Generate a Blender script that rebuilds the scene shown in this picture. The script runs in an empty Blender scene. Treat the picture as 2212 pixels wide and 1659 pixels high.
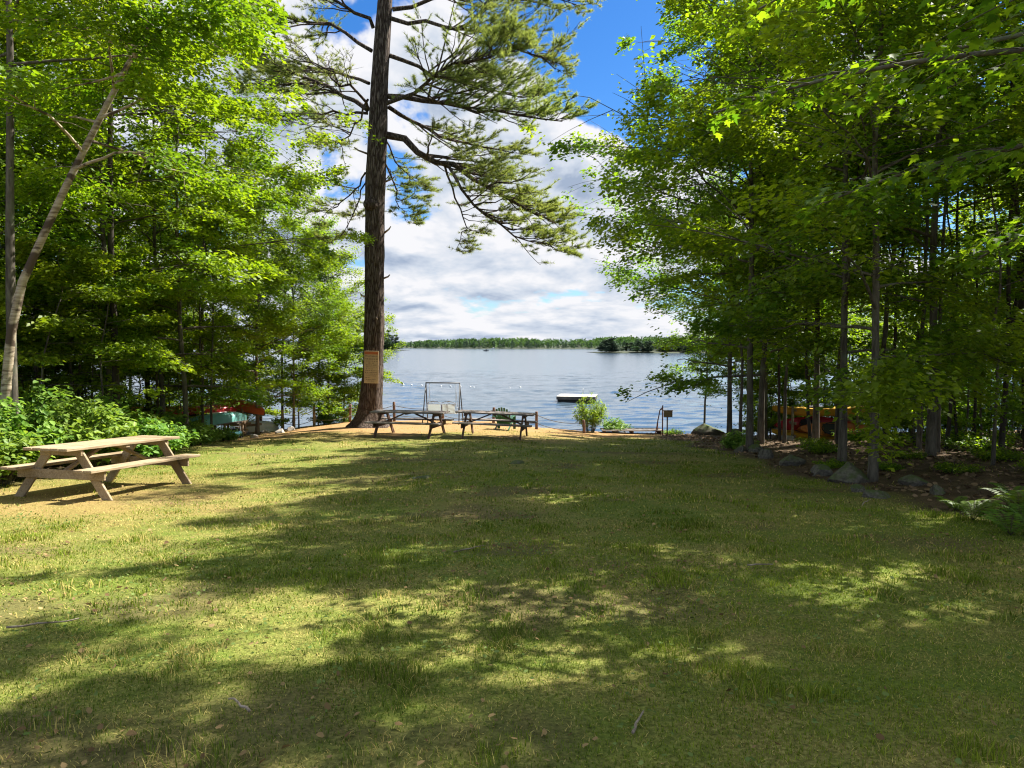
import bpy, bmesh, math, random
import numpy as np
from mathutils import Vector, Matrix

PI = math.pi
R = math.radians
sc = bpy.context.scene
C = sc.collection

# ------------------------------------------------------------------ camera
FPX = 745.0                      # focal length in pixels of a 1024 px wide frame
EYE = 1.6
PITCH = math.atan(39.0 / FPX)
cam_data = bpy.data.cameras.new('camera')
cam_data.sensor_width = 36.0
cam_data.lens = 36.0 * FPX / 1024.0
cam_data.clip_start = 0.05
cam_data.clip_end = 8000.0
cam = bpy.data.objects.new('camera', cam_data)
cam.location = (0, 0, EYE)
cam.rotation_euler = (PI / 2 - PITCH, 0, 0)
C.objects.link(cam)
sc.camera = cam

# ------------------------------------------------------------------ sun, sky, exposure
SUN_AZ = R(33)                   # from +x (right) towards +y (lake)
SUN_EL = R(50)
SDIR = Vector((math.cos(SUN_EL) * math.cos(SUN_AZ), math.cos(SUN_EL) * math.sin(SUN_AZ), math.sin(SUN_EL)))
sun_data = bpy.data.lights.new('sun', 'SUN')
sun_data.energy = 5.0
sun_data.angle = R(0.5)
sun_data.color = (1.0, 0.95, 0.86)
sun = bpy.data.objects.new('sun', sun_data)
sun.rotation_euler = SDIR.to_track_quat('Z', 'Y').to_euler()
C.objects.link(sun)

world = bpy.data.worlds.new('World')
sc.world = world
world.use_nodes = True


def build_world():
    nt = world.node_tree
    N, L = nt.nodes, nt.links
    N.clear()
    out = N.new('ShaderNodeOutputWorld')
    bg = N.new('ShaderNodeBackground')
    bg.inputs['Strength'].default_value = 0.051
    L.new(bg.outputs[0], out.inputs[0])
    sky = N.new('ShaderNodeTexSky')
    sky.sky_type = 'NISHITA'
    sky.sun_disc = False
    sky.sun_elevation = SUN_EL
    sky.sun_rotation = PI / 2 - SUN_AZ
    sky.air_density = 1.0
    sky.dust_density = 0.4
    sky.ozone_density = 3.0
    hs = N.new('ShaderNodeHueSaturation')
    hs.inputs['Saturation'].default_value = 1.32
    hs.inputs['Value'].default_value = 1.0
    L.new(sky.outputs[0], hs.inputs['Color'])
    tc = N.new('ShaderNodeTexCoord')
    sep = N.new('ShaderNodeSeparateXYZ')
    L.new(tc.outputs['Generated'], sep.inputs[0])

    def math_(op, a, b=None, clamp=False):
        n = N.new('ShaderNodeMath')
        n.operation = op
        n.use_clamp = clamp
        for i, v in enumerate((a, b)):
            if v is None:
                continue
            if isinstance(v, (int, float)):
                n.inputs[i].default_value = v
            else:
                L.new(v, n.inputs[i])
        return n.outputs[0]

    def smooth(v, a, b, lo=0.0, hi=1.0):
        n = N.new('ShaderNodeMapRange')
        n.interpolation_type = 'SMOOTHSTEP'
        n.inputs['From Min'].default_value = a
        n.inputs['From Max'].default_value = b
        n.inputs['To Min'].default_value = lo
        n.inputs['To Max'].default_value = hi
        L.new(v, n.inputs['Value'])
        return n.outputs[0]

    zc = math_('MAXIMUM', sep.outputs['Z'], 0.0)
    zl = math_('MULTIPLY', math_('LOGARITHM', math_('ADD', zc, 0.07), 2.71828), 0.42)

    def combine(dx, dz):
        c = N.new('ShaderNodeCombineXYZ')
        L.new(math_('ADD', sep.outputs['X'], dx), c.inputs[0])
        L.new(sep.outputs['Y'], c.inputs[1])
        L.new(math_('ADD', zl, dz), c.inputs[2])
        return c.outputs[0]

    def cloud(vec, scale, detail=7.0, rough=0.56, dist=0.25):
        n = N.new('ShaderNodeTexNoise')
        n.inputs['Scale'].default_value = scale
        n.inputs['Detail'].default_value = detail
        n.inputs['Roughness'].default_value = rough
        n.inputs['Distortion'].default_value = dist
        L.new(vec, n.inputs['Vector'])
        return n.outputs['Fac']

    OX, OZ = 0.35, 1.7
    v0 = combine(OX, OZ)
    v1 = combine(OX + 0.010, OZ + 0.030)
    big = cloud(v0, 2.2, 2.0, 0.5, 0.0)
    n0 = cloud(v0, 6.4, 6.0, 0.55, 0.15)
    n1 = cloud(v1, 6.4, 5.0, 0.55, 0.15)

    def gap(cx, cz, rx, rz):
        """an opening between the clouds"""
        ex = math_('DIVIDE', math_('SUBTRACT', sep.outputs['X'], cx), rx)
        ez = math_('DIVIDE', math_('SUBTRACT', sep.outputs['Z'], cz), rz)
        q = math_('ADD', math_('MULTIPLY', ex, ex), math_('MULTIPLY', ez, ez))
        return smooth(q, 0.2, 1.6, 0.30, 0.0)
    d0 = math_('ADD', math_('MULTIPLY', n0, 0.72), math_('MULTIPLY', big, 0.40))
    d0 = math_('SUBTRACT', d0, gap(0.17, 0.44, 0.15, 0.19))
    cover = math_('MAXIMUM', smooth(d0, 0.485, 0.535), smooth(sep.outputs['Z'], 0.0, 0.05, 0.85, 0.0))
    lit = math_('MULTIPLY', math_('SUBTRACT', n0, n1), 4.6)
    thick = smooth(d0, 0.49, 0.66)
    br = math_('SUBTRACT', math_('ADD', lit, 0.98), math_('MULTIPLY', thick, 0.42))
    ramp = N.new('ShaderNodeValToRGB')
    e = ramp.color_ramp.elements
    e[0].position = 0.15
    e[0].color = (0.40, 0.49, 0.64, 1)
    e[1].position = 1.0
    e[1].color = (0.98, 0.98, 1.0, 1)
    m = ramp.color_ramp.elements.new(0.55)
    m.color = (0.68, 0.75, 0.85, 1)
    L.new(br, ramp.inputs[0])
    sc_ = N.new('ShaderNodeMix')
    sc_.data_type = 'RGBA'
    sc_.blend_type = 'MULTIPLY'
    sc_.inputs['Factor'].default_value = 1.0
    L.new(ramp.outputs[0], sc_.inputs['A'])
    sc_.inputs['B'].default_value = (6.5, 6.5, 6.6, 1)
    mix = N.new('ShaderNodeMix')
    mix.data_type = 'RGBA'
    L.new(cover, mix.inputs['Factor'])
    tnt = N.new('ShaderNodeMix')
    tnt.data_type = 'RGBA'
    tnt.blend_type = 'MULTIPLY'
    tnt.inputs['Factor'].default_value = 1.0
    L.new(hs.outputs[0], tnt.inputs['A'])
    tnt.inputs['B'].default_value = (0.72, 0.90, 1.12, 1)
    L.new(tnt.outputs['Result'], mix.inputs['A'])
    L.new(sc_.outputs['Result'], mix.inputs['B'])
    L.new(mix.outputs['Result'], bg.inputs['Color'])


build_world()
world.cycles.sampling_method = 'MANUAL'
world.cycles.sample_map_resolution = 512

vs = sc.view_settings
vs.view_transform = 'Standard'
vs.look = 'None'
vs.gamma = 1.0
vs.use_curve_mapping = False
vs.exposure = 1.55

cy = sc.cycles
sc.render.engine = 'CYCLES'
cy.max_bounces = 5
cy.diffuse_bounces = 3
cy.glossy_bounces = 2
cy.transmission_bounces = 4
cy.transparent_max_bounces = 4
cy.volume_bounces = 0
cy.caustics_reflective = False
cy.caustics_refractive = False
cy.sample_clamp_indirect = 4.0
cy.use_adaptive_sampling = True
cy.adaptive_threshold = 0.02
cy.filter_width = 1.15
cy.use_denoising = True
try:
    cy.denoiser = 'OPENIMAGEDENOISE'
except Exception:
    pass

# ------------------------------------------------------------------ helpers
S_ = 1024.0 / 2212.0
CP, SP = math.cos(PITCH), math.sin(PITCH)


def at(u, v, Y):
    """world point at depth Y seen at measured position (u, v) of the 2212 px wide view of the photograph"""
    a = (u - 1106) * S_ / FPX
    b = (829.5 - v) * S_ / FPX
    dy = CP + b * SP
    dz = -SP + b * CP
    t = Y / dy
    return np.array((a * t, Y, EYE + dz * t))


def sstep(a, b, x):
    t = np.clip((np.asarray(x, float) - a) / (b - a), 0, 1)
    return t * t * (3 - 2 * t)


def vnoise(x, y, seed=0):
    x = np.asarray(x, float)
    y = np.asarray(y, float)
    xi = np.floor(x).astype(np.int64)
    yi = np.floor(y).astype(np.int64)
    xf = x - xi
    yf = y - yi

    def h(i, j):
        n = (i * 374761393 + j * 668265263 + seed * 2147483647) & 0xFFFFFFFF
        n = ((n ^ (n >> 13)) * 1274126177) & 0xFFFFFFFF
        n = n ^ (n >> 16)
        return (n & 0xFFFF) / 65535.0
    u = xf * xf * (3 - 2 * xf)
    v = yf * yf * (3 - 2 * yf)
    return (h(xi, yi) * (1 - u) + h(xi + 1, yi) * u) * (1 - v) + (h(xi, yi + 1) * (1 - u) + h(xi + 1, yi + 1) * u) * v


def fbm(x, y, seed=0, oct=4):
    r = 0
    a = 0.5
    for k in range(oct):
        r = r + a * vnoise(np.asarray(x) * 2 ** k + 13.7 * k, np.asarray(y) * 2 ** k + 7.1 * k, seed + k)
        a *= 0.5
    return r / (1 - 0.5 ** oct)


WATER_Z = -3.1
CX = np.array([-60, -30, -16, -12, -10.4, -8.2, -6.7, -3, -0.8, 1.0, 3.0, 8.0, 11.0, 20, 40, 60])
CZ = np.array([-2.2, -2.2, -2.2, -2.15, -2.06, -1.79, -1.6, -1.6, -1.65, -1.90, -2.04, -2.2, -2.3, -2.2, -2.1, -2.1])
EX = np.array([-60, -25, -14, -9, -6, 0, 4, 9, 13, 25, 60])
EYV = np.array([38, 37, 35, 33.0, 32.4, 32.2, 31.6, 31.4, 33, 35, 36])


def ground(x, y):
    x = np.asarray(x, float)
    y = np.asarray(y, float)
    z = -0.058 * y
    zc = np.interp(x, CX, CZ)
    z = z + (zc + 1.8) * sstep(16, 31, y)
    z = z + 0.10 * (fbm(x * 0.22 + 5, y * 0.22, 3, 3) - 0.5) + 0.05 * (fbm(x * 0.9, y * 0.9, 9, 3) - 0.5)
    # the wooded side of the lawn lies a little higher than the grass
    z = z + 0.22 * sstep(5.3, 8.5, x) * sstep(30, 18, y) + 0.10 * (fbm(x * 1.3, y * 1.3, 31, 3) - 0.5) * sstep(5.2, 6.5, x)
    yc = np.interp(x, EX, EYV)
    over = np.maximum(y - yc, 0)
    z = z - np.minimum(over * 0.55 + 0.06 * over * over, 4.0) * sstep(0, 1.2, over)
    return z


def gz(x, y):
    return float(ground(x, y))


def hit(u, v):
    """point of the ground seen at (u, v)"""
    prev = None
    for y in np.arange(2.0, 40.0, 0.1):
        p = at(u, v, y)
        if p[2] <= gz(p[0], y):
            return np.array((p[0], y, gz(p[0], y)))
    return at(u, v, 36.0)


def link(o, parent=None):
    C.objects.link(o)
    if parent is not None:
        o.parent = parent
    return o


def tag(o, label, cat=None, group=None, kind=None):
    if label:
        o['label'] = label
    if cat:
        o['category'] = cat
    if group:
        o['group'] = group
    if kind:
        o['kind'] = kind
    return o


def thing(name, label, cat, loc=(0, 0, 0), rot=(0, 0, 0), group=None, scale=1.0):
    o = bpy.data.objects.new(name, None)
    o.empty_display_size = 0.2
    o.location = loc
    o.rotation_euler = rot
    o.scale = (scale, scale, scale) if isinstance(scale, (int, float)) else scale
    link(o)
    return tag(o, label, cat, group)


def np_mesh(name, V, quads=None, tris=None, smooth=False, col=None, mats=(), fattr=None, mat_idx=None):
    me = bpy.data.meshes.new(name)
    V = np.asarray(V, np.float32).reshape(-1, 3)
    me.vertices.add(len(V))
    me.vertices.foreach_set('co', V.ravel())
    q = np.zeros((0, 4), np.int32) if quads is None else np.asarray(quads, np.int32).reshape(-1, 4)
    t = np.zeros((0, 3), np.int32) if tris is None else np.asarray(tris, np.int32).reshape(-1, 3)
    nl = q.size + t.size
    me.loops.add(nl)
    me.loops.foreach_set('vertex_index', np.concatenate((q.ravel(), t.ravel())))
    npoly = len(q) + len(t)
    me.polygons.add(npoly)
    starts = np.concatenate((np.arange(len(q)) * 4, q.size + np.arange(len(t)) * 3)).astype(np.int32)
    me.polygons.foreach_set('loop_start', starts)
    me.update(calc_edges=True)
    if smooth:
        me.polygons.foreach_set('use_smooth', np.ones(npoly, bool))
    if col is not None:
        a = me.attributes.new('col', 'FLOAT_COLOR', 'POINT')
        c4 = np.ones((len(V), 4), np.float32)
        c4[:, :3] = col
        a.data.foreach_set('color', c4.ravel())
    if fattr:
        for k, arr in fattr.items():
            a = me.attributes.new(k, 'FLOAT', 'POINT')
            a.data.foreach_set('value', np.asarray(arr, np.float32).ravel())
    for m in mats:
        me.materials.append(m)
    if mat_idx is not None:
        me.polygons.foreach_set('material_index', np.asarray(mat_idx, np.int32))
    return me


def mobj(name, me, parent=None):
    return link(bpy.data.objects.new(name, me), parent)


def bm_obj(name, bm, mat, parent=None, smooth=False):
    me = bpy.data.meshes.new(name)
    bm.to_mesh(me)
    bm.free()
    if smooth:
        me.polygons.foreach_set('use_smooth', np.ones(len(me.polygons), bool))
    me.materials.append(mat)
    return mobj(name, me, parent)


def box_bm(size, centre=(0, 0, 0), rot=None, bevel=0.0, bm=None):
    b = bmesh.new()
    bmesh.ops.create_cube(b, size=1.0)
    bmesh.ops.scale(b, vec=size, verts=b.verts)
    if bevel > 0:
        bmesh.ops.bevel(b, geom=list(b.edges), offset=bevel, segments=1, affect='EDGES', profile=0.5)
    M = Matrix.Translation(centre) @ (rot if rot is not None else Matrix.Identity(4))
    bmesh.ops.transform(b, matrix=M, verts=b.verts)
    if bm is None:
        return b
    me = bpy.data.meshes.new('tmp')
    b.to_mesh(me)
    b.free()
    bm.from_mesh(me)
    bpy.data.meshes.remove(me)
    return bm


def bar_matrix(p, q, up=(0, 0, 1)):
    """frame whose x axis runs from p to q, centred between them"""
    p, q = Vector(p), Vector(q)
    x = (q - p).normalized()
    upv = Vector(up)
    y = upv.cross(x)
    if y.length < 1e-4:
        y = Vector((0, 1, 0))
    y.normalize()
    z = x.cross(y)
    M = Matrix((x, y, z)).transposed().to_4x4()
    M.translation = (p + q) / 2
    return M, (q - p).length


def beam(name, p, q, w, h, mat, parent, bevel=0.006, up=(0, 0, 1), extra=0.0):
    M, l = bar_matrix(p, q, up)
    b = box_bm((l + extra, w, h), bevel=bevel)
    bmesh.ops.transform(b, matrix=M, verts=b.verts)
    return bm_obj(name, b, mat, parent)


def tubes(P, Rr, S=6, ref=None):
    P = np.asarray(P, float)
    Rr = np.asarray(Rr, float)
    if P.ndim == 2:
        P = P[None]
        Rr = Rr[None]
    B, K, _ = P.shape
    T = np.gradient(P, axis=1)
    T /= np.linalg.norm(T, axis=2, keepdims=True) + 1e-9
    m = np.abs(T.mean(axis=1)[:, 2]) > 0.75
    rf = np.where(m[:, None], np.array((0.97, 0.2, 0.1)), np.array((0.03, 0.02, 1.0)))[:, None, :]
    U = np.cross(T, np.broadcast_to(rf, T.shape))
    U /= np.linalg.norm(U, axis=2, keepdims=True) + 1e-9
    W = np.cross(T, U)
    a = np.arange(S) * 2 * PI / S
    V = P[:, :, None, :] + Rr[:, :, None, None] * (np.cos(a)[None, None, :, None] * U[:, :, None, :] + np.sin(a)[None, None, :, None] * W[:, :, None, :])
    idx = np.arange(B * K * S).reshape(B, K, S)
    a0 = idx[:, :-1, :]
    b0 = idx[:, 1:, :]
    q = np.stack((a0, np.roll(a0, -1, 2), np.roll(b0, -1, 2), b0), -1).reshape(-1, 4)
    return V.reshape(-1, 3), q


class Acc:
    def __init__(s):
        s.V, s.Q, s.T, s.n, s.col = [], [], [], 0, []

    def add(s, V, q=None, t=None, col=None):
        V = np.asarray(V, float).reshape(-1, 3)
        s.V.append(V)
        if q is not None and len(q):
            s.Q.append(np.asarray(q) + s.n)
        if t is not None and len(t):
            s.T.append(np.asarray(t) + s.n)
        if col is not None:
            s.col.append(np.broadcast_to(np.asarray(col, float), (len(V), 3)))
        s.n += len(V)

    def tube(s, pts, rad, S=8, col=None):
        pts = np.asarray(pts, float)
        rad = np.full(len(pts), rad) if np.isscalar(rad) else np.asarray(rad, float)
        V, q = tubes(pts, rad, S)
        n = len(V)
        s.add(np.concatenate((V, pts[:1], pts[-1:])), q,
              [[n, (k + 1) % S, k] for k in range(S)] + [[n + 1, n - S + k, n - S + (k + 1) % S] for k in range(S)], col)

    def mesh(s, name, mats, smooth=False):
        return np_mesh(name, np.concatenate(s.V), np.concatenate(s.Q) if s.Q else None, np.concatenate(s.T) if s.T else None,
                       smooth, np.concatenate(s.col) if s.col else None, mats)

    def obj(s, name, mat, parent=None, smooth=False):
        return mobj(name, s.mesh(name, [mat], smooth), parent)


# ------------------------------------------------------------------ materials
def new_mat(name):
    m = bpy.data.materials.new(name)
    m.use_nodes = True
    m.node_tree.nodes.clear()
    return m, m.node_tree.nodes, m.node_tree.links


def nz(N, L, scale, detail=4.0, rough=0.55, vec=None, dist=0.0):
    n = N.new('ShaderNodeTexNoise')
    n.inputs['Scale'].default_value = scale
    n.inputs['Detail'].default_value = detail
    n.inputs['Roughness'].default_value = rough
    n.inputs['Distortion'].default_value = dist
    if vec is not None:
        L.new(vec, n.inputs['Vector'])
    return n.outputs['Fac']


def ramp(N, L, fac, stops):
    r = N.new('ShaderNodeValToRGB')
    el = r.color_ramp.elements
    while len(el) < len(stops):
        el.new(0.5)
    for k, (p, c) in enumerate(stops):
        el[k].position = p
        el[k].color = (*c, 1)
    L.new(fac, r.inputs[0])
    return r.outputs[0]


def mixc(N, L, fac, a, b, blend='MIX'):
    m = N.new('ShaderNodeMix')
    m.data_type = 'RGBA'
    m.blend_type = blend
    for key, v in (('Factor', fac), ('A', a), ('B', b)):
        if isinstance(v, (int, float)):
            m.inputs[key].default_value = v
        elif isinstance(v, tuple):
            m.inputs[key].default_value = (*v, 1)
        else:
            L.new(v, m.inputs[key])
    return m.outputs['Result']


def mapping(N, L, scale, coord='Object', rot=(0, 0, 0)):
    tc = N.new('ShaderNodeTexCoord')
    mp = N.new('ShaderNodeMapping')
    mp.inputs['Scale'].default_value = scale
    mp.inputs['Rotation'].default_value = rot
    L.new(tc.outputs[coord], mp.inputs['Vector'])
    return mp.outputs[0]


def bump(N, L, h, strength, dist, normal=None):
    b = N.new('ShaderNodeBump')
    b.inputs['Strength'].default_value = strength
    b.inputs['Distance'].default_value = dist
    L.new(h, b.inputs['Height'])
    return b.outputs[0]


def principled(N, L, color, rough=0.8, normal=None, spec=0.3, metal=0.0):
    out = N.new('ShaderNodeOutputMaterial')
    p = N.new('ShaderNodeBsdfPrincipled')
    if isinstance(color, tuple):
        p.inputs['Base Color'].default_value = (*color, 1)
    else:
        L.new(color, p.inputs['Base Color'])
    if isinstance(rough, (int, float)):
        p.inputs['Roughness'].default_value = rough
    else:
        L.new(rough, p.inputs['Roughness'])
    p.inputs['Specular IOR Level'].default_value = spec
    p.inputs['Metallic'].default_value = metal
    if normal is not None:
        L.new(normal, p.inputs['Normal'])
    L.new(p.outputs[0], out.inputs[0])
    return p


def m_plain(name, c, rough=0.7, var=0.25, scale=6.0, spec=0.3, metal=0.0):
    m, N, L = new_mat(name)
    f = nz(N, L, scale, 5.0, 0.6, mapping(N, L, (1, 1, 1)))
    lo = tuple(x * (1 - var) for x in c)
    hi = tuple(min(1, x * (1 + var)) for x in c)
    col = ramp(N, L, f, [(0.3, lo), (0.7, hi)])
    principled(N, L, col, rough, bump(N, L, f, 0.15, 0.01), spec, metal)
    return m


def m_wood(name, c1, c2, axis='X', rough=0.85):
    """weathered board: grain runs along the piece's own x"""
    m, N, L = new_mat(name)
    s = {'X': (1.2, 22, 22), 'Z': (22, 22, 1.2)}[axis]
    f = nz(N, L, 2.2, 6.0, 0.65, mapping(N, L, s), 0.4)
    g = nz(N, L, 1.7, 3.0, 0.5, mapping(N, L, (1, 1, 1)))
    col = ramp(N, L, f, [(0.30, c1), (0.72, c2)])
    col = mixc(N, L, ramp(N, L, g, [(0.38, (0, 0, 0)), (0.72, (0.75, 0.75, 0.75))]), col, tuple(x * 0.6 for x in c1))
    k = nz(N, L, 3.0, 4.0, 0.7, mapping(N, L, (0.7, 30, 30)))
    col = mixc(N, L, ramp(N, L, k, [(0.62, (0, 0, 0)), (0.70, (0.8, 0.8, 0.8))]), col, tuple(x * 0.3 for x in c1))
    principled(N, L, col, rough, bump(N, L, f, 0.5, 0.004), 0.2)
    return m


def m_bark(name, c1, c2, sx=9.0, sz=2.0, strength=0.8, dist=0.02, lichen=None):
    m, N, L = new_mat(name)
    f = nz(N, L, 1.0, 6.0, 0.62, mapping(N, L, (sx, sx, sz)), 0.6)
    col = ramp(N, L, f, [(0.32, c1), (0.68, c2)])
    if lichen is not None:
        g = nz(N, L, 2.2, 4.0, 0.6, mapping(N, L, (1, 1, 0.8)))
        col = mixc(N, L, ramp(N, L, g, [(0.52, (0, 0, 0)), (0.66, (0.7, 0.7, 0.7))]), col, lichen)
    principled(N, L, col, 0.9, bump(N, L, f, strength, dist), 0.15)
    return m


def m_leaf(name, dark, light, trans, tfac=0.42, rough=0.5, spec=0.35):
    """two sided leaf: reflects and lets light through; each leaf keeps its own shade of green"""
    m, N, L = new_mat(name)
    a = N.new('ShaderNodeAttribute')
    a.attribute_name = 'tint'
    oi = N.new('ShaderNodeObjectInfo')
    col = ramp(N, L, a.outputs['Fac'], [(0.0, dark), (1.0, light)])
    hs = N.new('ShaderNodeHueSaturation')
    mr = N.new('ShaderNodeMapRange')
    mr.inputs['To Min'].default_value = 0.494
    mr.inputs['To Max'].default_value = 0.524
    L.new(oi.outputs['Random'], mr.inputs['Value'])
    L.new(mr.outputs[0], hs.inputs['Hue'])
    L.new(col, hs.inputs['Color'])
    out = N.new('ShaderNodeOutputMaterial')
    p = N.new('ShaderNodeBsdfPrincipled')
    p.inputs['Roughness'].default_value = rough
    p.inputs['Specular IOR Level'].default_value = spec
    L.new(hs.outputs[0], p.inputs['Base Color'])
    t = N.new('ShaderNodeBsdfTranslucent')
    tcol = mixc(N, L, 1.0, hs.outputs[0], trans, 'MULTIPLY')
    L.new(tcol, t.inputs[0])
    mx = N.new('ShaderNodeMixShader')
    mx.inputs[0].default_value = tfac
    L.new(p.outputs[0], mx.inputs[1])
    L.new(t.outputs[0], mx.inputs[2])
    L.new(mx.outputs[0], out.inputs[0])
    return m


def m_attr(name, rough=0.8, tfac=0.0, spec=0.15):
    m, N, L = new_mat(name)
    a = N.new('ShaderNodeAttribute')
    a.attribute_name = 'col'
    p = principled(N, L, a.outputs['Color'], rough, None, spec)
    if tfac > 0:
        out = [n for n in N if n.type == 'OUTPUT_MATERIAL'][0]
        t = N.new('ShaderNodeBsdfTranslucent')
        L.new(a.outputs['Color'], t.inputs[0])
        mx = N.new('ShaderNodeMixShader')
        mx.inputs[0].default_value = tfac
        L.new(p.outputs[0], mx.inputs[1])
        L.new(t.outputs[0], mx.inputs[2])
        L.new(mx.outputs[0], out.inputs[0])
    return m


M = {}
M['leaf'] = m_leaf('leaf_green', (0.055, 0.120, 0.014), (0.23, 0.315, 0.026), (2.1, 1.95, 0.5), 0.57)
M['leaf_sunlit'] = m_leaf('leaf_sunlit', (0.075, 0.15, 0.012), (0.30, 0.375, 0.022), (1.66, 1.57, 0.45), 0.5)  # lit copy of the leaf greens, sunlight painted in as lighter colour
M['leaf_shrub'] = m_leaf('leaf_shrub', (0.10, 0.195, 0.028), (0.27, 0.39, 0.065), (1.3, 1.25, 0.6))  # greens lightened to paint sunlight on the shrubs behind the left table
M['needle'] = m_leaf('pine_needle', (0.12, 0.165, 0.05), (0.32, 0.36, 0.14), (1.7, 1.6, 0.75), 0.5, 0.6, 0.2)
M['fern'] = m_leaf('fern_green', (0.07, 0.14, 0.015), (0.17, 0.26, 0.03), (1.5, 1.4, 0.5))
M['bark'] = m_bark('bark_grey', (0.045, 0.038, 0.030), (0.16, 0.14, 0.11), 14, 3.0, 0.6, 0.01, (0.15, 0.17, 0.11))
M['bark_pale'] = m_bark('bark_pale', (0.10, 0.085, 0.065), (0.30, 0.27, 0.22), 8, 3.0, 0.5, 0.01, (0.20, 0.21, 0.15))
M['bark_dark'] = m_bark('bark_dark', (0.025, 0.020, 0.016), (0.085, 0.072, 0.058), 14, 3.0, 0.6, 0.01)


def mk_birch():
    m, N, L = new_mat('bark_birch')
    f = nz(N, L, 1.0, 5.0, 0.6, mapping(N, L, (3, 3, 22)), 0.3)
    g = nz(N, L, 1.0, 3.0, 0.5, mapping(N, L, (2.2, 2.2, 3.2)), 0.8)
    col = ramp(N, L, f, [(0.30, (0.11, 0.075, 0.045)), (0.5, (0.33, 0.27, 0.19)), (0.75, (0.50, 0.44, 0.34))])
    col = mixc(N, L, ramp(N, L, g, [(0.50, (0, 0, 0)), (0.57, (1, 1, 1))]), col, (0.075, 0.052, 0.036))
    principled(N, L, col, 0.75, bump(N, L, f, 0.4, 0.008), 0.25)
    return m


M['bark_birch'] = mk_birch()


def mk_pine_bark():
    m, N, L = new_mat('bark_pine')
    v = N.new('ShaderNodeTexVoronoi')
    v.feature = 'DISTANCE_TO_EDGE'
    mp = mapping(N, L, (15, 15, 1.9))
    n = N.new('ShaderNodeTexNoise')
    n.inputs['Scale'].default_value = 2.5
    n.inputs['Detail'].default_value = 4
    L.new(mp, n.inputs['Vector'])
    mv = mixc(N, L, 0.9, mp, n.outputs['Color'], 'ADD')
    L.new(mv, v.inputs['Vector'])
    v.inputs['Scale'].default_value = 1.0
    f = nz(N, L, 1.0, 6.0, 0.65, mapping(N, L, (16, 16, 4)), 0.4)
    plate = ramp(N, L, f, [(0.3, (0.060, 0.046, 0.038)), (0.7, (0.20, 0.165, 0.14))])
    crack = ramp(N, L, v.outputs['Distance'], [(0.0, (0, 0, 0)), (0.16, (1, 1, 1))])
    col = mixc(N, L, crack, (0.035, 0.022, 0.017), plate)
    g = nz(N, L, 0.9, 3.0, 0.5, mapping(N, L, (1, 1, 0.35)))
    col = mixc(N, L, ramp(N, L, g, [(0.45, (0, 0, 0)), (0.8, (0.55, 0.55, 0.55))]), col, (0.16, 0.105, 0.08))
    h = mixc(N, L, 0.3, crack, f)
    principled(N, L, col, 0.92, bump(N, L, h, 1.0, 0.05), 0.12)
    return m


M['bark_pine'] = mk_pine_bark()
M['wood_tan'] = m_wood('wood_tan', (0.22, 0.15, 0.082), (0.56, 0.45, 0.30))
M['wood_grey'] = m_wood('wood_grey', (0.12, 0.095, 0.08), (0.34, 0.30, 0.27))
M['wood_brown'] = m_wood('wood_brown', (0.09, 0.05, 0.035), (0.24, 0.15, 0.11))
M['wood_rack'] = m_wood('wood_rack', (0.16, 0.11, 0.07), (0.40, 0.32, 0.23))
M['post'] = m_wood('post_wood', (0.10, 0.055, 0.045), (0.30, 0.20, 0.16), 'Z')
M['post_pale'] = m_wood('post_pale_wood', (0.22, 0.15, 0.10), (0.48, 0.38, 0.28), 'Z')
M['rope'] = m_plain('rope', (0.16, 0.14, 0.115), 0.9, 0.3, 30)
M['rope_pale'] = m_plain('rope_pale', (0.40, 0.34, 0.25), 0.9, 0.3, 30)
M['steel'] = m_plain('dark_steel', (0.035, 0.035, 0.04), 0.5, 0.3, 10, 0.5)
M['rust'] = m_plain('rusty_iron', (0.14, 0.060, 0.045), 0.8, 0.4, 12)
M['chain'] = m_plain('grey_chain', (0.30, 0.31, 0.32), 0.5, 0.2, 20, 0.5)
def mk_sling():
    m, N, L = new_mat('pale_sling')
    f = nz(N, L, 60, 3.0, 0.6, mapping(N, L, (1, 1, 1)))
    col = ramp(N, L, f, [(0.3, (0.55, 0.60, 0.60)), (0.7, (0.72, 0.76, 0.76))])
    p = principled(N, L, col, 0.8, None, 0.2)
    t = N.new('ShaderNodeBsdfTranslucent')
    L.new(col, t.inputs[0])
    mx = N.new('ShaderNodeMixShader')
    mx.inputs[0].default_value = 0.55
    L.new(p.outputs[0], mx.inputs[1])
    L.new(t.outputs[0], mx.inputs[2])
    L.new(mx.outputs[0], [n for n in N if n.type == 'OUTPUT_MATERIAL'][0].inputs[0])
    return m


M['sling'] = mk_sling()
M['green_plastic'] = m_plain('green_plastic', (0.022, 0.105, 0.040), 0.45, 0.15, 8, 0.4)
M['raft_deck'] = m_wood('raft_deck', (0.50, 0.46, 0.40), (0.78, 0.75, 0.70))
M['raft_side'] = m_wood('raft_side', (0.07, 0.06, 0.055), (0.17, 0.15, 0.135))
M['white_float'] = m_plain('white_float', (0.80, 0.80, 0.78), 0.5, 0.06, 6)
M['boat_white'] = m_plain('boat_white', (0.78, 0.78, 0.77), 0.35, 0.06, 3, 0.4)
M['boat_grey'] = m_plain('boat_grey', (0.44, 0.46, 0.45), 0.5, 0.12, 3, 0.4)
M['orange'] = m_plain('orange_plastic', (0.42, 0.13, 0.022), 0.4, 0.18, 3, 0.4)
M['redorange'] = m_plain('redorange_hull', (0.34, 0.075, 0.022), 0.45, 0.18, 3, 0.4)
M['red'] = m_plain('red_hull', (0.4, 0.022, 0.03), 0.4, 0.15, 3, 0.4)
M['yellow'] = m_plain('yellow_plastic', (0.5, 0.28, 0.022), 0.4, 0.15, 3, 0.4)
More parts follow.
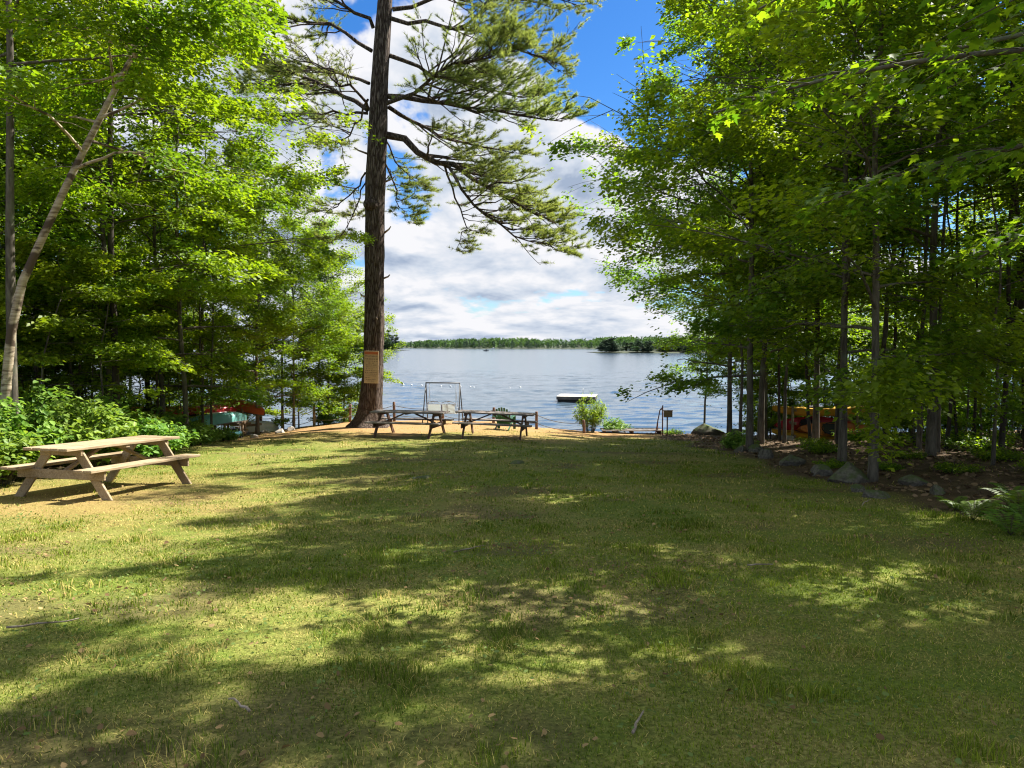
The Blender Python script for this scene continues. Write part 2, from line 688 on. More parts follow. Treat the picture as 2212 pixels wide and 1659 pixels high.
M['teal'] = m_plain('teal_hull', (0.13, 0.34, 0.31), 0.45, 0.2, 3, 0.4)
M['dark_hull'] = m_plain('dark_hull', (0.06, 0.075, 0.08), 0.5, 0.2, 3, 0.4)
M['skyblue'] = m_plain('pale_blue_plastic', (0.20, 0.50, 0.62), 0.4, 0.12, 6, 0.4)
M['black'] = m_plain('black_plastic', (0.02, 0.02, 0.022), 0.6, 0.2, 8)
M['concrete'] = m_plain('concrete', (0.30, 0.30, 0.28), 0.9, 0.2, 12)
M['sign_tan'] = m_plain('sign_tan', (0.50, 0.36, 0.20), 0.75, 0.14, 5)
M['sign_red'] = m_plain('sign_red', (0.46, 0.13, 0.045), 0.75, 0.14, 6)
M['sign_ink'] = m_plain('sign_ink', (0.09, 0.055, 0.030), 0.8, 0.2, 8)
M['deadwood'] = m_bark('deadwood', (0.16, 0.12, 0.09), (0.40, 0.34, 0.27), 14, 2.0, 0.4, 0.006)


def mk_stone():
    m, N, L = new_mat('stone_mossy')
    f = nz(N, L, 5.0, 7.0, 0.62, mapping(N, L, (1, 1, 1)))
    g = nz(N, L, 2.0, 4.0, 0.6, mapping(N, L, (1, 1, 1)), 0.5)
    col = ramp(N, L, f, [(0.3, (0.050, 0.045, 0.036)), (0.72, (0.19, 0.175, 0.145))])
    geo = N.new('ShaderNodeNewGeometry')
    sp = N.new('ShaderNodeSeparateXYZ')
    L.new(geo.outputs['Normal'], sp.inputs[0])
    mu = N.new('ShaderNodeMath')
    mu.operation = 'MULTIPLY'
    L.new(sp.outputs['Z'], mu.inputs[0])
    L.new(g, mu.inputs[1])
    moss = ramp(N, L, mu.outputs[0], [(0.26, (0, 0, 0)), (0.44, (0.85, 0.85, 0.85))])
    col = mixc(N, L, moss, col, (0.075, 0.105, 0.030))
    principled(N, L, col, 0.92, bump(N, L, f, 0.6, 0.03), 0.15)
    return m


M['stone'] = mk_stone()
M['stone_pale'] = m_plain('stone_pale', (0.42, 0.38, 0.33), 0.9, 0.25, 5)


def mk_ground():
    m, N, L = new_mat('lawn_soil')
    tc = N.new('ShaderNodeTexCoord')
    P = tc.outputs['Object']

    def attr(n):
        a = N.new('ShaderNodeAttribute')
        a.attribute_name = n
        return a.outputs['Fac']
    fine = nz(N, L, 42, 5.0, 0.7, P)
    mid = nz(N, L, 3.2, 5.0, 0.6, P)
    big = nz(N, L, 0.55, 4.0, 0.55, P)
    thatch = ramp(N, L, fine, [(0.32, (0.090, 0.066, 0.024)), (0.52, (0.27, 0.21, 0.075)), (0.72, (0.50, 0.41, 0.16))])
    green = ramp(N, L, fine, [(0.32, (0.048, 0.075, 0.010)), (0.70, (0.17, 0.225, 0.034))])
    gm = ramp(N, L, mixc(N, L, 0.5, mid, big), [(0.38, (0.35, 0.35, 0.35)), (0.58, (0.95, 0.95, 0.95))])
    col = mixc(N, L, gm, thatch, green)
    needle = ramp(N, L, fine, [(0.30, (0.15, 0.080, 0.034)), (0.55, (0.36, 0.21, 0.095)), (0.75, (0.55, 0.38, 0.20))])
    col = mixc(N, L, attr('needle'), col, needle)
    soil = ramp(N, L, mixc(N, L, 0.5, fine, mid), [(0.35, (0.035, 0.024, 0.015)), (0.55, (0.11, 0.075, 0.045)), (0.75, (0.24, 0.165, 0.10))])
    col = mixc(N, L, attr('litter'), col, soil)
    sand = ramp(N, L, fine, [(0.3, (0.22, 0.17, 0.12)), (0.7, (0.42, 0.35, 0.26))])
    col = mixc(N, L, attr('bare'), col, sand)
    principled(N, L, col, 0.95, bump(N, L, mixc(N, L, 0.5, fine, mid), 0.7, 0.03), 0.1)
    return m


M['ground'] = mk_ground()
M['blade'] = m_attr('grass_blade', 0.7, 0.35, 0.2)
M['litter'] = m_attr('dead_leaf', 0.8, 0.15, 0.2)


def mk_water():
    m, N, L = new_mat('lake_water')
    tc = N.new('ShaderNodeTexCoord')
    mp = N.new('ShaderNodeMapping')
    mp.inputs['Scale'].default_value = (0.6, 1.0, 1.0)
    mp.inputs['Rotation'].default_value = (0, 0, R(12))
    L.new(tc.outputs['Object'], mp.inputs['Vector'])
    a = nz(N, L, 3.0, 3.0, 0.6, mp.outputs[0], 0.2)
    b = nz(N, L, 0.5, 3.0, 0.6, mp.outputs[0])
    h = mixc(N, L, 0.75, a, b)
    p = principled(N, L, (0.055, 0.085, 0.115), 0.14, bump(N, L, h, 0.3, 0.16), 0.5)
    p.inputs['IOR'].default_value = 1.333
    return m


M['water'] = mk_water()

# ------------------------------------------------------------------ setting: ground and lake
PINE_XY = (-5.7, 27.6)


def masks(x, y):
    x = np.asarray(x, float)
    y = np.asarray(y, float)
    n1 = fbm(x * 0.5, y * 0.5, 21, 4)
    n2 = fbm(x * 1.7, y * 1.7, 41, 3)
    # pine needles under the pine, along the crest, and on the way to the left table
    d = np.hypot((x - PINE_XY[0]) / 1.35, (y - PINE_XY[1] - 0.5))
    needle = sstep(8.5, 2.0, d + (n1 - 0.5) * 6)
    needle = np.maximum(needle, sstep(25.5, 29.5, y + (n1 - 0.5) * 7) * sstep(-14, -10, x) * 0.95)
    needle = np.maximum(needle, 0.5 * sstep(3.4, 0.6, np.hypot((x + 6.6) / 1.2, (y - 11.0) / 1.2) + (n2 - 0.5) * 3))
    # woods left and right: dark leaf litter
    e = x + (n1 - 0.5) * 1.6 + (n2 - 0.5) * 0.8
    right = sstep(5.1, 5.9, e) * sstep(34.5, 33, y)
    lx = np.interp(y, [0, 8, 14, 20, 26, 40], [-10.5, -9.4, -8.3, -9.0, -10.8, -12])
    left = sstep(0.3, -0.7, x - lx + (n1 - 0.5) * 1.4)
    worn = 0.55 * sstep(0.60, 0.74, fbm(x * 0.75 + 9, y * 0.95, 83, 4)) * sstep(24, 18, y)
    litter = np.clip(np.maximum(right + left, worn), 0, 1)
    yc = np.interp(x, EX, EYV)
    bare = sstep(-0.2, 0.8, y - yc)
    return needle, litter, bare, n1, n2


def build_ground():
    xs = np.concatenate((np.arange(-70, -14, 1.0), np.arange(-14, 14, 0.16), np.arange(14, 71, 1.0)))
    ys = np.concatenate((np.arange(-24, 0, 1.0), np.arange(0, 36, 0.16), np.arange(36, 60, 1.0)))
    X, Y = np.meshgrid(xs, ys)
    Z = ground(X, Y)
    nd, lt, br, _, _ = masks(X, Y)
    nx, ny = len(xs), len(ys)
    I = np.arange(nx * ny).reshape(ny, nx)
    q = np.stack((I[:-1, :-1], I[:-1, 1:], I[1:, 1:], I[1:, :-1]), -1).reshape(-1, 4)
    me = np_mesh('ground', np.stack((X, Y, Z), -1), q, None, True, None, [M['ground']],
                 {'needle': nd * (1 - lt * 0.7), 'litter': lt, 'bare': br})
    tag(mobj('ground', me), 'sloping lawn and wood floor running down to the lake', kind='structure')


build_ground()


def waves(x, y):
    """height of the wind waves: many small trains running roughly towards the shore"""
    rg = np.random.default_rng(19)
    z = np.zeros_like(x)
    for k in range(34):
        lam = 0.6 * 1.075 ** k
        th = R(-78) + rg.normal(0, 0.42)
        amp = 0.0054 * lam ** 0.55
        kx, ky = 2 * PI / lam * math.cos(th), 2 * PI / lam * math.sin(th)
        ph = kx * x + ky * y + rg.uniform(0, 6.28) + 1.6 * vnoise(x * 0.13 + k, y * 0.13, k)
        sn = 0.5 + 0.5 * np.sin(ph)
        z += amp * (2 * sn ** 1.5 - 0.9) * (0.5 + vnoise(x * 0.09 + 3 * k, y * 0.09, 50 + k))
    return z


def build_lake():
    # calm sheet out to the far shore, and the rippled water near the beach on top of it
    V = np.array([(-3500, 30, -0.16), (3500, 30, -0.16), (3500, 3200, -0.16), (-3500, 3200, -0.16)], float)
    yy = 1.0 / np.linspace(1 / 33.0, 1 / 170.0, 250)
    ff = np.linspace(-1.02, 1.02, 430)
    Y, Fx = np.meshgrid(yy, ff, indexing='ij')
    X = Fx * (Y * 0.72 + 6)
    edge = sstep(170, 110, Y)
    Z = waves(X, Y) * (0.35 + 0.65 * edge) - 0.10 * (1 - edge)
    I = np.arange(Y.size).reshape(Y.shape) + 4
    q = np.stack((I[:-1, :-1], I[:-1, 1:], I[1:, 1:], I[1:, :-1]), -1).reshape(-1, 4)
    q = np.concatenate(([[0, 1, 2, 3]], q))
    me = np_mesh('lake', np.concatenate((V, np.stack((X, Y, Z), -1).reshape(-1, 3))), q, None, True, None, [M['water']])
    o = mobj('lake', me)
    o.location.z = WATER_Z
    tag(o, 'wind rippled blue grey lake', kind='structure')


build_lake()

# ------------------------------------------------------------------ foliage generators
def noise3(P, f, seed):
    z = P[:, 2] * f * 1.15
    zi = np.floor(z)
    w = sstep(0, 1, z - zi)
    a = vnoise(P[:, 0] * f + 17.3 * zi, P[:, 1] * f - 9.1 * zi, seed)
    b = vnoise(P[:, 0] * f + 17.3 * (zi + 1), P[:, 1] * f - 9.1 * (zi + 1), seed)
    return a * (1 - w) + b * w


def leaves_mesh(rng, P, D, Nn, size, detail, mat, name, tint=None):
    """P centres, D long axes, Nn normals; pointed leaves folded along the midrib"""
    n = len(P)
    D = D / (np.linalg.norm(D, axis=1, keepdims=True) + 1e-9)
    Sd = np.cross(D, Nn)
    Sd /= np.linalg.norm(Sd, axis=1, keepdims=True) + 1e-9
    Un = np.cross(Sd, D)
    l = size * rng.uniform(0.7, 1.25, n)[:, None]
    w = l * rng.uniform(0.27, 0.36, n)[:, None]
    if tint is None:
        tint = rng.uniform(0, 1, n)
    if detail:
        b = P - D * l * 0.5
        r1 = P - D * l * 0.22 + Sd * w * 0.95 + Un * w * 0.25
        r2 = P + D * l * 0.20 + Sd * w * 0.75 + Un * w * 0.16
        t = P + D * l * 0.5 - Un * l * 0.10
        l2 = P + D * l * 0.20 - Sd * w * 0.75 + Un * w * 0.16
        l1 = P - D * l * 0.22 - Sd * w * 0.95 + Un * w * 0.25
        V = np.stack((b, r1, r2, t, l2, l1), 1)
        k = np.arange(n)[:, None] * 6
        q = np.concatenate((k + np.array([0, 1, 2, 3]), k + np.array([0, 3, 4, 5])))
        return np_mesh(name, V, q, None, False, None, [mat], {'tint': np.repeat(tint, 6)})
    b = P - D * l * 0.5
    r = P + Sd * w + Un * w * 0.3 - D * l * 0.06
    t = P + D * l * 0.5
    l1 = P - Sd * w + Un * w * 0.3 - D * l * 0.06
    V = np.stack((b, r, t, l1), 1)
    k = np.arange(n)[:, None] * 4
    tr = np.concatenate((k + np.array([0, 1, 2]), k + np.array([0, 2, 3])))
    return np_mesh(name, V, None, tr, False, None, [mat], {'tint': np.repeat(tint, 4)})


def interp_poly(P, t):
    """P (B,K,3), t (B,) in 0..1"""
    B, K, _ = P.shape
    f = np.clip(t, 0, 0.9999) * (K - 1)
    i = f.astype(int)
    fr = (f - i)[:, None]
    ar = np.arange(B)
    return P[ar, i] * (1 - fr) + P[ar, i + 1] * fr


def gen_tree(seed, H, r0, cb, spread, nprim, nsec, nleaf, leaf, up=0.35, droop=0.12, detail=False, lean=(0, 0), wob=0.25,
             side=None, top=0.45, bark='bark', lmat='leaf', path=None, fork=0, flat=0.10, lowsize=1.0, vsc=0.16, name='tree'):
    """trunk (with limbs) mesh and crown mesh of one broadleaved tree, base at the origin"""
    rng = np.random.default_rng(seed)
    K = 14
    s = np.linspace(0, 1, K)
    if path is not None:
        pa = np.asarray(path, float)
        pp = np.stack([np.interp(s * pa[-1, 2], pa[:, 2], pa[:, k]) for k in range(3)], 1)
        H = pa[-1, 2]
    else:
        wx = np.cumsum(rng.normal(0, wob / K ** 0.5, K)) * s
        wy = np.cumsum(rng.normal(0, wob / K ** 0.5, K)) * s
        pp = np.stack((lean[0] * s ** 1.4 + wx, lean[1] * s ** 1.4 + wy, H * s), 1)
    pp[0, 2] = -0.25
    rad = r0 * (1 - 0.88 * s) ** 0.8
    rad[0] *= 1.35
    rad[1] *= 1.05
    acc = Acc()
    V, q = tubes(pp, rad, 9)
    acc.add(V, q)
    # primaries
    u = (np.arange(nprim) + rng.uniform(0, 1, nprim)) / nprim
    tt = cb + (0.985 - cb) * u ** 0.85
    base = interp_poly(np.repeat(pp[None], nprim, 0), tt)
    az = np.arange(nprim) * 2.399 + rng.normal(0, 0.45, nprim)
    ss = (tt - cb) / (1 - cb)
    prof = lowsize * (1 - ss) ** 1.5 * 0.0 + np.where(ss < 0.35, lowsize + (1 - lowsize) * ss / 0.35, 1 - (1 - top) * ((ss - 0.35) / 0.65) ** 1.3)
    Lp = spread * prof * rng.uniform(0.7, 1.12, nprim)
    if side is not None:
        dd = np.cos(az - side[0])
        Lp *= 1 + side[1] * dd
    e = up * (0.35 + 1.2 * ss) + rng.normal(0, 0.12, nprim)
    KP = 7
    tau = np.linspace(0, 1, KP)
    bend = rng.normal(0, 0.25, nprim)
    a_t = az[:, None] + bend[:, None] * tau[None] ** 1.5
    hr = Lp[:, None] * tau[None] * np.cos(e)[:, None]
    prim = np.stack((base[:, None, 0] + hr * np.cos(a_t), base[:, None, 1] + hr * np.sin(a_t),
                     base[:, None, 2] + Lp[:, None] * (np.sin(e)[:, None] * tau[None] - droop * tau[None] ** 2.2)), -1)
    prim += rng.normal(0, 0.02, prim.shape) * Lp[:, None, None] * tau[None, :, None]
    rb = np.interp(tt, s, rad) * 0.55
    rb = np.minimum(rb, 0.010 + 0.0085 * Lp)
    pr = rb[:, None] * (1 - 0.85 * tau[None])
    # secondaries in flat sprays
    ns = nprim * nsec
    pi = np.repeat(np.arange(nprim), nsec)
    ts = np.tile((np.arange(nsec) + 0.7) / (nsec + 0.2), nprim) + rng.normal(0, 0.05, ns)
    ts = np.clip(0.16 + 0.84 * ts, 0.1, 1.0)
    sb = interp_poly(prim[pi], ts)
    sgn = np.where(np.tile(np.arange(nsec), nprim) % 2 == 0, 1, -1)
    sa = az[pi] + bend[pi] * ts + sgn * rng.uniform(0.45, 1.05, ns)
    Ls = Lp[pi] * 0.52 * (1.15 - 0.8 * ts) * rng.uniform(0.7, 1.25, ns) + 0.12
    se = e[pi] * 0.5 + rng.normal(0, vsc, ns)
    KS = 4
    ta = np.linspace(0, 1, KS)
    hs_ = Ls[:, None] * ta[None]
    sec = np.stack((sb[:, None, 0] + hs_ * np.cos(sa)[:, None], sb[:, None, 1] + hs_ * np.sin(sa)[:, None],
                    sb[:, None, 2] + Ls[:, None] * (np.sin(se)[:, None] * ta[None] - droop * 1.2 * ta[None] ** 2)), -1)
    # leaves on the secondaries and on the primaries' outer ends
    allb = np.concatenate((sec, prim[:, ::2, :]))
    la = np.concatenate((Ls, Lp * 0.55))
    aa = np.concatenate((sa, az + bend))
    nkeep = nleaf
    nleaf = int(nleaf * 2.3)
    pick = rng.choice(len(allb), nleaf, p=la / la.sum())
    tl = rng.uniform(0.12, 1.06, nleaf) ** 0.75
    tl = np.where(pick >= ns, 0.45 + 0.55 * tl, tl)
    Pc = interp_poly(allb[pick], np.minimum(tl, 1.0))
    bl = la[pick]
    off = rng.normal(0, 1, nleaf) * (0.06 + 0.17 * np.minimum(bl, 1.6) * (1 - 0.45 * tl))
    ax = aa[pick]
    Pc[:, 0] += -np.sin(ax) * off
    Pc[:, 1] += np.cos(ax) * off
    fw = rng.normal(0.04, 0.06, nleaf)
    Pc[:, 0] += np.cos(ax) * fw
    Pc[:, 1] += np.sin(ax) * fw
    Pc[:, 2] += rng.normal(-0.02, flat, nleaf) - 0.16 * off ** 2
    a2 = ax + np.sign(off) * rng.uniform(0.2, 1.2, nleaf) + rng.normal(0, 0.4, nleaf)
    D = np.stack((np.cos(a2), np.sin(a2), rng.normal(-0.28, 0.30, nleaf)), 1)
    Nn = np.stack((rng.normal(0, 0.55, nleaf), rng.normal(0, 0.55, nleaf), np.ones(nleaf)), 1)
    tint = np.clip(0.35 * rng.uniform(0, 1, nleaf) + 0.65 * rng.uniform(0, 1, len(allb))[pick], 0, 1)
    # leaves gather in clumps with open gaps between them
    cl = noise3(Pc, 0.62, seed) * 0.7 + noise3(Pc, 1.5, seed + 3) * 0.3 + rng.normal(0, 0.02, nleaf)
    kp = np.argsort(-cl)[:nkeep]
    cnt = np.bincount(pick[kp], minlength=len(allb))
    has = cnt[:ns] >= 3
    V, q = tubes(sec[has], np.maximum(0.004, 0.007 * Ls[has][:, None] * (1 - 0.8 * ta[None])), 3)
    acc.add(V, q)
    # a bough that carries no leaves near its end is cut back
    keepp = np.array([cnt[ns + k] + cnt[:ns][k * nsec:(k + 1) * nsec].sum() for k in range(nprim)]) > 25
    V, q = tubes(prim[keepp], pr[keepp], 5)
    acc.add(V, q)
    trunk_me = acc.mesh(name + '_trunk', [M[bark]], True)
    crown_me = leaves_mesh(rng, Pc[kp], D[kp], Nn[kp], leaf, detail, M[lmat], name + '_crown', tint[kp])
    return trunk_me, crown_me


def place_tree(pair, name, label, xy, rotz=0.0, scale=1.0, cat='tree', group=None, z=None, tn='trunk', cn='crown', tilt=(0, 0)):
    x, y = xy
    t = thing(name, label, cat, (x, y, gz(x, y) if z is None else z), (tilt[0], tilt[1], rotz), group, scale)
    mobj(tn, pair[0], t)
    mobj(cn, pair[1], t)
    return t


# ------------------------------------------------------------------ the tall white pine
def build_pine():
    rng = np.random.default_rng(77)
    Y0 = PINE_XY[1]
    base = np.array((PINE_XY[0], Y0, gz(*PINE_XY)))
    root = thing('white_pine', 'tall thick-trunked pine with a sign on it, standing at the lake edge', 'tree', tuple(base))

    def loc(u, v, dy=0.0):
        return at(u, v, Y0 + dy) - base
    # trunk axis
    ax = [(797, 935), (800, 880), (806, 800), (808, 700), (809, 560), (810, 430), (815, 300), (819, 200), (825, 90), (832, 0)]
    wd = [60, 54, 48, 46, 45, 46, 44, 40, 36, 33]
    P = np.array([loc(u, v) for u, v in ax])
    px = S_ / FPX * Y0
    rr = np.array(wd) * px * 0.46
    topz = P[-1, 2]
    ext = np.array([(P[-1, 0] + 0.12 * k, 0.05 * k, topz + 1.7 * k) for k in range(1, 6)])
    P = np.concatenate((P, ext))
    rr = np.concatenate((rr, rr[-1] * np.array([0.86, 0.7, 0.5, 0.3, 0.08])))
    # denser rings, root flare and rough plates
    nk = 150
    tt = np.linspace(0, len(P) - 1, nk)
    PP = np.stack([np.interp(tt, np.arange(len(P)), P[:, k]) for k in range(3)], 1)
    RR = np.interp(tt, np.arange(len(P)), rr)
    S = 40
    V, q = tubes(PP, RR, S)
    V = V.reshape(nk, S, 3)
    ang = np.arange(S) * 2 * PI / S
    cen = PP[:, None, :]
    dirv = (V - cen) / RR[:, None, None]
    hgt = np.maximum(PP[:, 2], 0)[:, None]
    ridge = (fbm(np.tile(ang[None] * 4.2, (nk, 1)), PP[:, 2][:, None] * 1.1 + 0 * ang[None], 5, 3) - 0.5) * 0.075
    flare = 0.34 * np.exp(-hgt * 3.4) * (0.72 + 0.5 * np.cos(3 * ang[None] + 0.9) ** 2) + 0.30 * np.exp(-hgt * 2.2) * np.maximum(0, -np.cos(ang[None])) * 0.5
    V = cen + dirv * (RR[:, None] + ridge * np.minimum(1, RR[:, None] / 0.3) + flare)[..., None]
    V[0, :, 2] -= 0.3
    mobj('trunk', np_mesh('pine_trunk', V, q, None, True, None, [M['bark_pine']]), root)
    # sawn branch scar
    sc_p = loc(801, 441, -0.30)
    bm = bmesh.new()
    bmesh.ops.create_icosphere(bm, subdivisions=3, radius=1.0)
    for v in bm.verts:
        k = 1 + 0.12 * math.sin(9 * v.co.x + 3 * v.co.z) * math.cos(7 * v.co.y)
        v.co = Vector((v.co.x * 0.27 * k, v.co.y * 0.17 * k, v.co.z * 0.25 * k))
    o = bm_obj('branch_scar', bm, M['bark_pine'], root, True)
    o.location = sc_p
    # limbs : start, path of (u, v, dy), radius
    def limb(pts, r0, K=10):
        pa = np.array([loc(*p) for p in pts])
        t = np.linspace(0, len(pa) - 1, K)
        out = np.stack([np.interp(t, np.arange(len(pa)), pa[:, k]) for k in range(3)], 1)
        # smooth once
        o2 = out.copy()
        o2[1:-1] = 0.25 * out[:-2] + 0.5 * out[1:-1] + 0.25 * out[2:]
        o2[1:-1] += rng.normal(0, 0.065, o2[1:-1].shape)
        return o2, 0.74 * r0 * (1 - 0.82 * np.linspace(0, 1, K))
    # each: path, radius, density, plume direction (z), first part bare
    LB = [
        ([(838, 292, 0), (900, 325, -.3), (965, 352, -.6), (1040, 388, -.9), (1120, 432, -1.0), (1195, 478, -1.0)], .19, 1.9, -.22, .30),
        ([(965, 352, -.6), (1000, 420, -.9), (1060, 480, -1.2), (1130, 520, -1.3), (1215, 535, -1.3)], .085, 1.5, -.10, .25),
        ([(960, 355, -.5), (985, 430, -.3), (1010, 490, -.2), (985, 540, -.1)], .06, 0.9, -.25, .45),
        ([(840, 208, 0), (925, 215, -.5), (1010, 232, -.9), (1100, 250, -1.2), (1215, 262, -1.4)], .14, 1.7, .10, .26),
        ([(838, 230, .2), (900, 262, .6), (960, 300, 1.0), (1040, 318, 1.3), (1110, 330, 1.5)], .11, 1.4, -.04, .3),
        ([(838, 222, -.2), (890, 195, -1.4), (960, 150, -2.6), (1040, 118, -3.2), (1120, 110, -3.6)], .11, 1.8, .15, .25),
        ([(842, 120, 0), (900, 150, .6), (980, 175, 1.1), (1080, 200, 1.5), (1180, 205, 1.8)], .11, 1.5, .08, .3),
        ([(846, 40, 0), (930, 50, -.4), (1030, 60, -.8), (1120, 95, -1.0), (1200, 150, -1.1)], .11, 1.4, .02, .35),
        ([(848, 20, 0), (940, -10, .4), (1040, -20, .7), (1140, -5, .9), (1245, 10, 1.0)], .11, 1.5, .05, .3),
        ([(850, -40, -.1), (930, -70, -1.0), (1030, -60, -1.6), (1130, -40, -2.0), (1230, -35, -2.2)], .10, 1.3, .08, .3),
        # left side
        ([(795, 238, 0), (730, 205, .2), (660, 165, .4), (580, 130, .5), (490, 100, .5)], .12, 1.6, .10, .30),
        ([(795, 245, 0), (720, 246, -.3), (640, 242, -.5), (590, 255, -.6)], .075, 1.0, -.10, .30),
        ([(797, 180, .2), (740, 160, 1.2), (670, 145, 2.0), (600, 165, 2.5), (545, 185, 2.8)], .09, 1.7, .05, .3),
        ([(795, 235, -.2), (760, 190, -1.2), (700, 150, -2.0), (640, 100, -2.6)], .08, 1.5, .10, .3),
        ([(803, 110, 0), (740, 70, .3), (660, 40, .5), (580, 30, .6), (510, 20, .6)], .10, 1.5, .08, .3),
        ([(806, 60, 0), (750, 10, -.8), (680, -20, -1.4), (600, -40, -1.8)], .10, 1.5, .05, .3),
        ([(795, 215, .3), (770, 280, 1.6), (730, 315, 2.4), (690, 300, 2.8)], .06, 1.2, -.05, .3),
        # low small limbs
        ([(790, 372, 0), (775, 400, .3), (745, 430, .6), (715, 455, .9), (690, 480, 1.1)], .05, 0.9, -.18, .3),
        ([(790, 395, .2), (772, 450, .5), (745, 500, .9), (715, 525, 1.2)], .04, 0.9, -.20, .3),
        ([(832, 330, .2), (848, 395, .6), (862, 450, .9), (878, 480, 1.1)], .05, 1.3, -.15, .2),
        ([(832, 300, .4), (862, 350, 1.2), (890, 390, 1.9), (900, 430, 2.3)], .045, 1.3, -.12, .2),
    ]
    # upper crown, above the picture
    for k in range(22):
        hz = 0.15 + 0.85 * k / 22
        pz = PP[0] * 0 + np.array([np.interp(topz + hz * (P[-1, 2] - topz), PP[:, 2], PP[:, j]) for j in range(3)])
        a = k * 2.4
        Ln = 4.6 * (1 - 0.75 * hz)
        pts = [pz + Ln * f * np.array((math.cos(a), math.sin(a), 0.12 * f)) for f in (0, .3, .65, 1.0)]
        LB.append((pts, .08, 0.8, .1, .3))
    for ent in LB:
        pts, r0, dens, pz_, bare = ent
        if len(np.asarray(pts[0])) == 3 and isinstance(pts[0], np.ndarray):
            pa = np.array(pts)
            t = np.linspace(0, len(pa) - 1, 10)
            path = np.stack([np.interp(t, np.arange(len(pa)), pa[:, k]) for k in range(3)], 1)
            rad = r0 * (1 - 0.82 * np.linspace(0, 1, 10))
        else:
            path, rad = limb(pts, r0)
        acc = Acc()
        V, q = tubes(path, rad, 7)
        acc.add(V, q)
        Lt = np.linalg.norm(np.diff(path, axis=0), axis=1).sum()
        nsub = max(7, int(Lt * 4.6 * (0.5 + 0.5 * dens)))
        ts = np.clip(bare * .8 + (1 - bare * .8) * (np.arange(nsub) + rng.uniform(0, 1, nsub)) / nsub, 0, 1)
        sb = interp_poly(np.repeat(path[None], nsub, 0), ts)
        dmain = path[-1] - path[0]
        a0 = math.atan2(dmain[1], dmain[0])
        aa = a0 + rng.choice((-1, 1), nsub) * rng.uniform(0.2, 1.25, nsub) * (1.1 - 0.4 * ts)
        Ls = Lt * 0.36 * (1.25 - 0.95 * ts) * rng.uniform(0.6, 1.2, nsub) + 0.25
        ez = pz_ + rng.normal(0, 0.28, nsub)
        ta = np.linspace(0, 1, 6)
        curve = rng.uniform(-0.05, 0.25, nsub)
        sub = np.stack((sb[:, None, 0] + Ls[:, None] * ta * np.cos(aa)[:, None], sb[:, None, 1] + Ls[:, None] * ta * np.sin(aa)[:, None],
                        sb[:, None, 2] + Ls[:, None] * (ez[:, None] * ta + curve[:, None] * ta ** 2)), -1)
        sub[:, 1:] += rng.normal(0, 0.03, sub[:, 1:].shape)
        V, q = tubes(sub, np.maximum(0.007, 0.016 * Ls[:, None] * (1 - 0.8 * ta)), 4)
        acc.add(V, q)
        # twigs
        ntw = nsub * 9
        pi = np.repeat(np.arange(nsub), 9)
        tw_t = rng.uniform(0.25, 1.0, ntw)
        tb = interp_poly(sub[pi], tw_t)
        ta_ = aa[pi] + rng.normal(0, 0.75, ntw)
        Lw = (0.22 + 0.22 * Ls[pi]) * rng.uniform(0.5, 1.2, ntw)
        tz = ez[pi] * 0.4 + rng.uniform(-0.05, 0.5, ntw)
        tw = np.stack((tb, tb + 0.5 * Lw[:, None] * np.stack((np.cos(ta_), np.sin(ta_), tz * 0.7), 1),
                       tb + Lw[:, None] * np.stack((np.cos(ta_), np.sin(ta_), tz), 1)), 1)
        V, q = tubes(tw, np.tile([0.006, 0.005, 0.003], (ntw, 1)), 3)
        acc.add(V, q)
        lo = acc.obj('limb', M['bark_pine'], root, True)
        # needle tufts along the outer part of the twigs
        ntf = int(ntw * (8.0 if r0 != .08 or len(pts) != 4 else 1.2) * dens)
        pk = rng.integers(0, ntw, ntf)
        tf = rng.uniform(0.35, 1.0, ntf)
        tp = interp_poly(tw[pk], tf)
        td = tw[pk, 2] - tw[pk, 0]
        td /= np.linalg.norm(td, axis=1, keepdims=True)
        td[:, 2] += 0.25
        nn = 8
        c = np.repeat(tp, nn, 0)
        d = np.repeat(td, nn, 0) + rng.normal(0, 0.6, (ntf * nn, 3))
        d /= np.linalg.norm(d, axis=1, keepdims=True)
        l = rng.uniform(0.10, 0.18, ntf * nn)[:, None]
        sd = np.cross(d, rng.normal(0, 1, d.shape))
        sd /= np.linalg.norm(sd, axis=1, keepdims=True)
        w = 0.0058
        Vn = np.stack((c - sd * w, c + sd * w, c + d * l), 1)
        tint = np.repeat(np.clip(rng.uniform(0, 1, ntf) * 0.5 + 0.5 * rng.uniform(0, 1, nsub)[pi[pk]], 0, 1), nn * 3)
        me = np_mesh('pine_needles', Vn, None, np.arange(ntf * nn * 3).reshape(-1, 3), False, None, [M['needle']], {'tint': tint})
        mobj('needle_foliage', me, lo)
    # broken dead stubs
    for k, (u, v, az, l) in enumerate([(790, 520, 3.4, .25), (832, 600, -.5, .22), (786, 640, 4.0, .16), (834, 500, -.9, .35), (788, 330, 3.6, .40), (838, 390, -.4, .30), (815, 690, 4.6, .14)]):
        p = loc(u, v, -.25 if 3.7 < az < 5 else -.05)
        d = np.array((math.cos(az), math.sin(az), .25))
        a = Acc()
        a.tube([p - d * .15, p + d * l * .6, p + d * l + np.array((0, 0, .05))], [.04, .03, .018], 6)
        a.obj('dead_stub', M['deadwood'], root, True)
    return root, base, loc


pine_root, pine_base, pine_loc = build_pine()

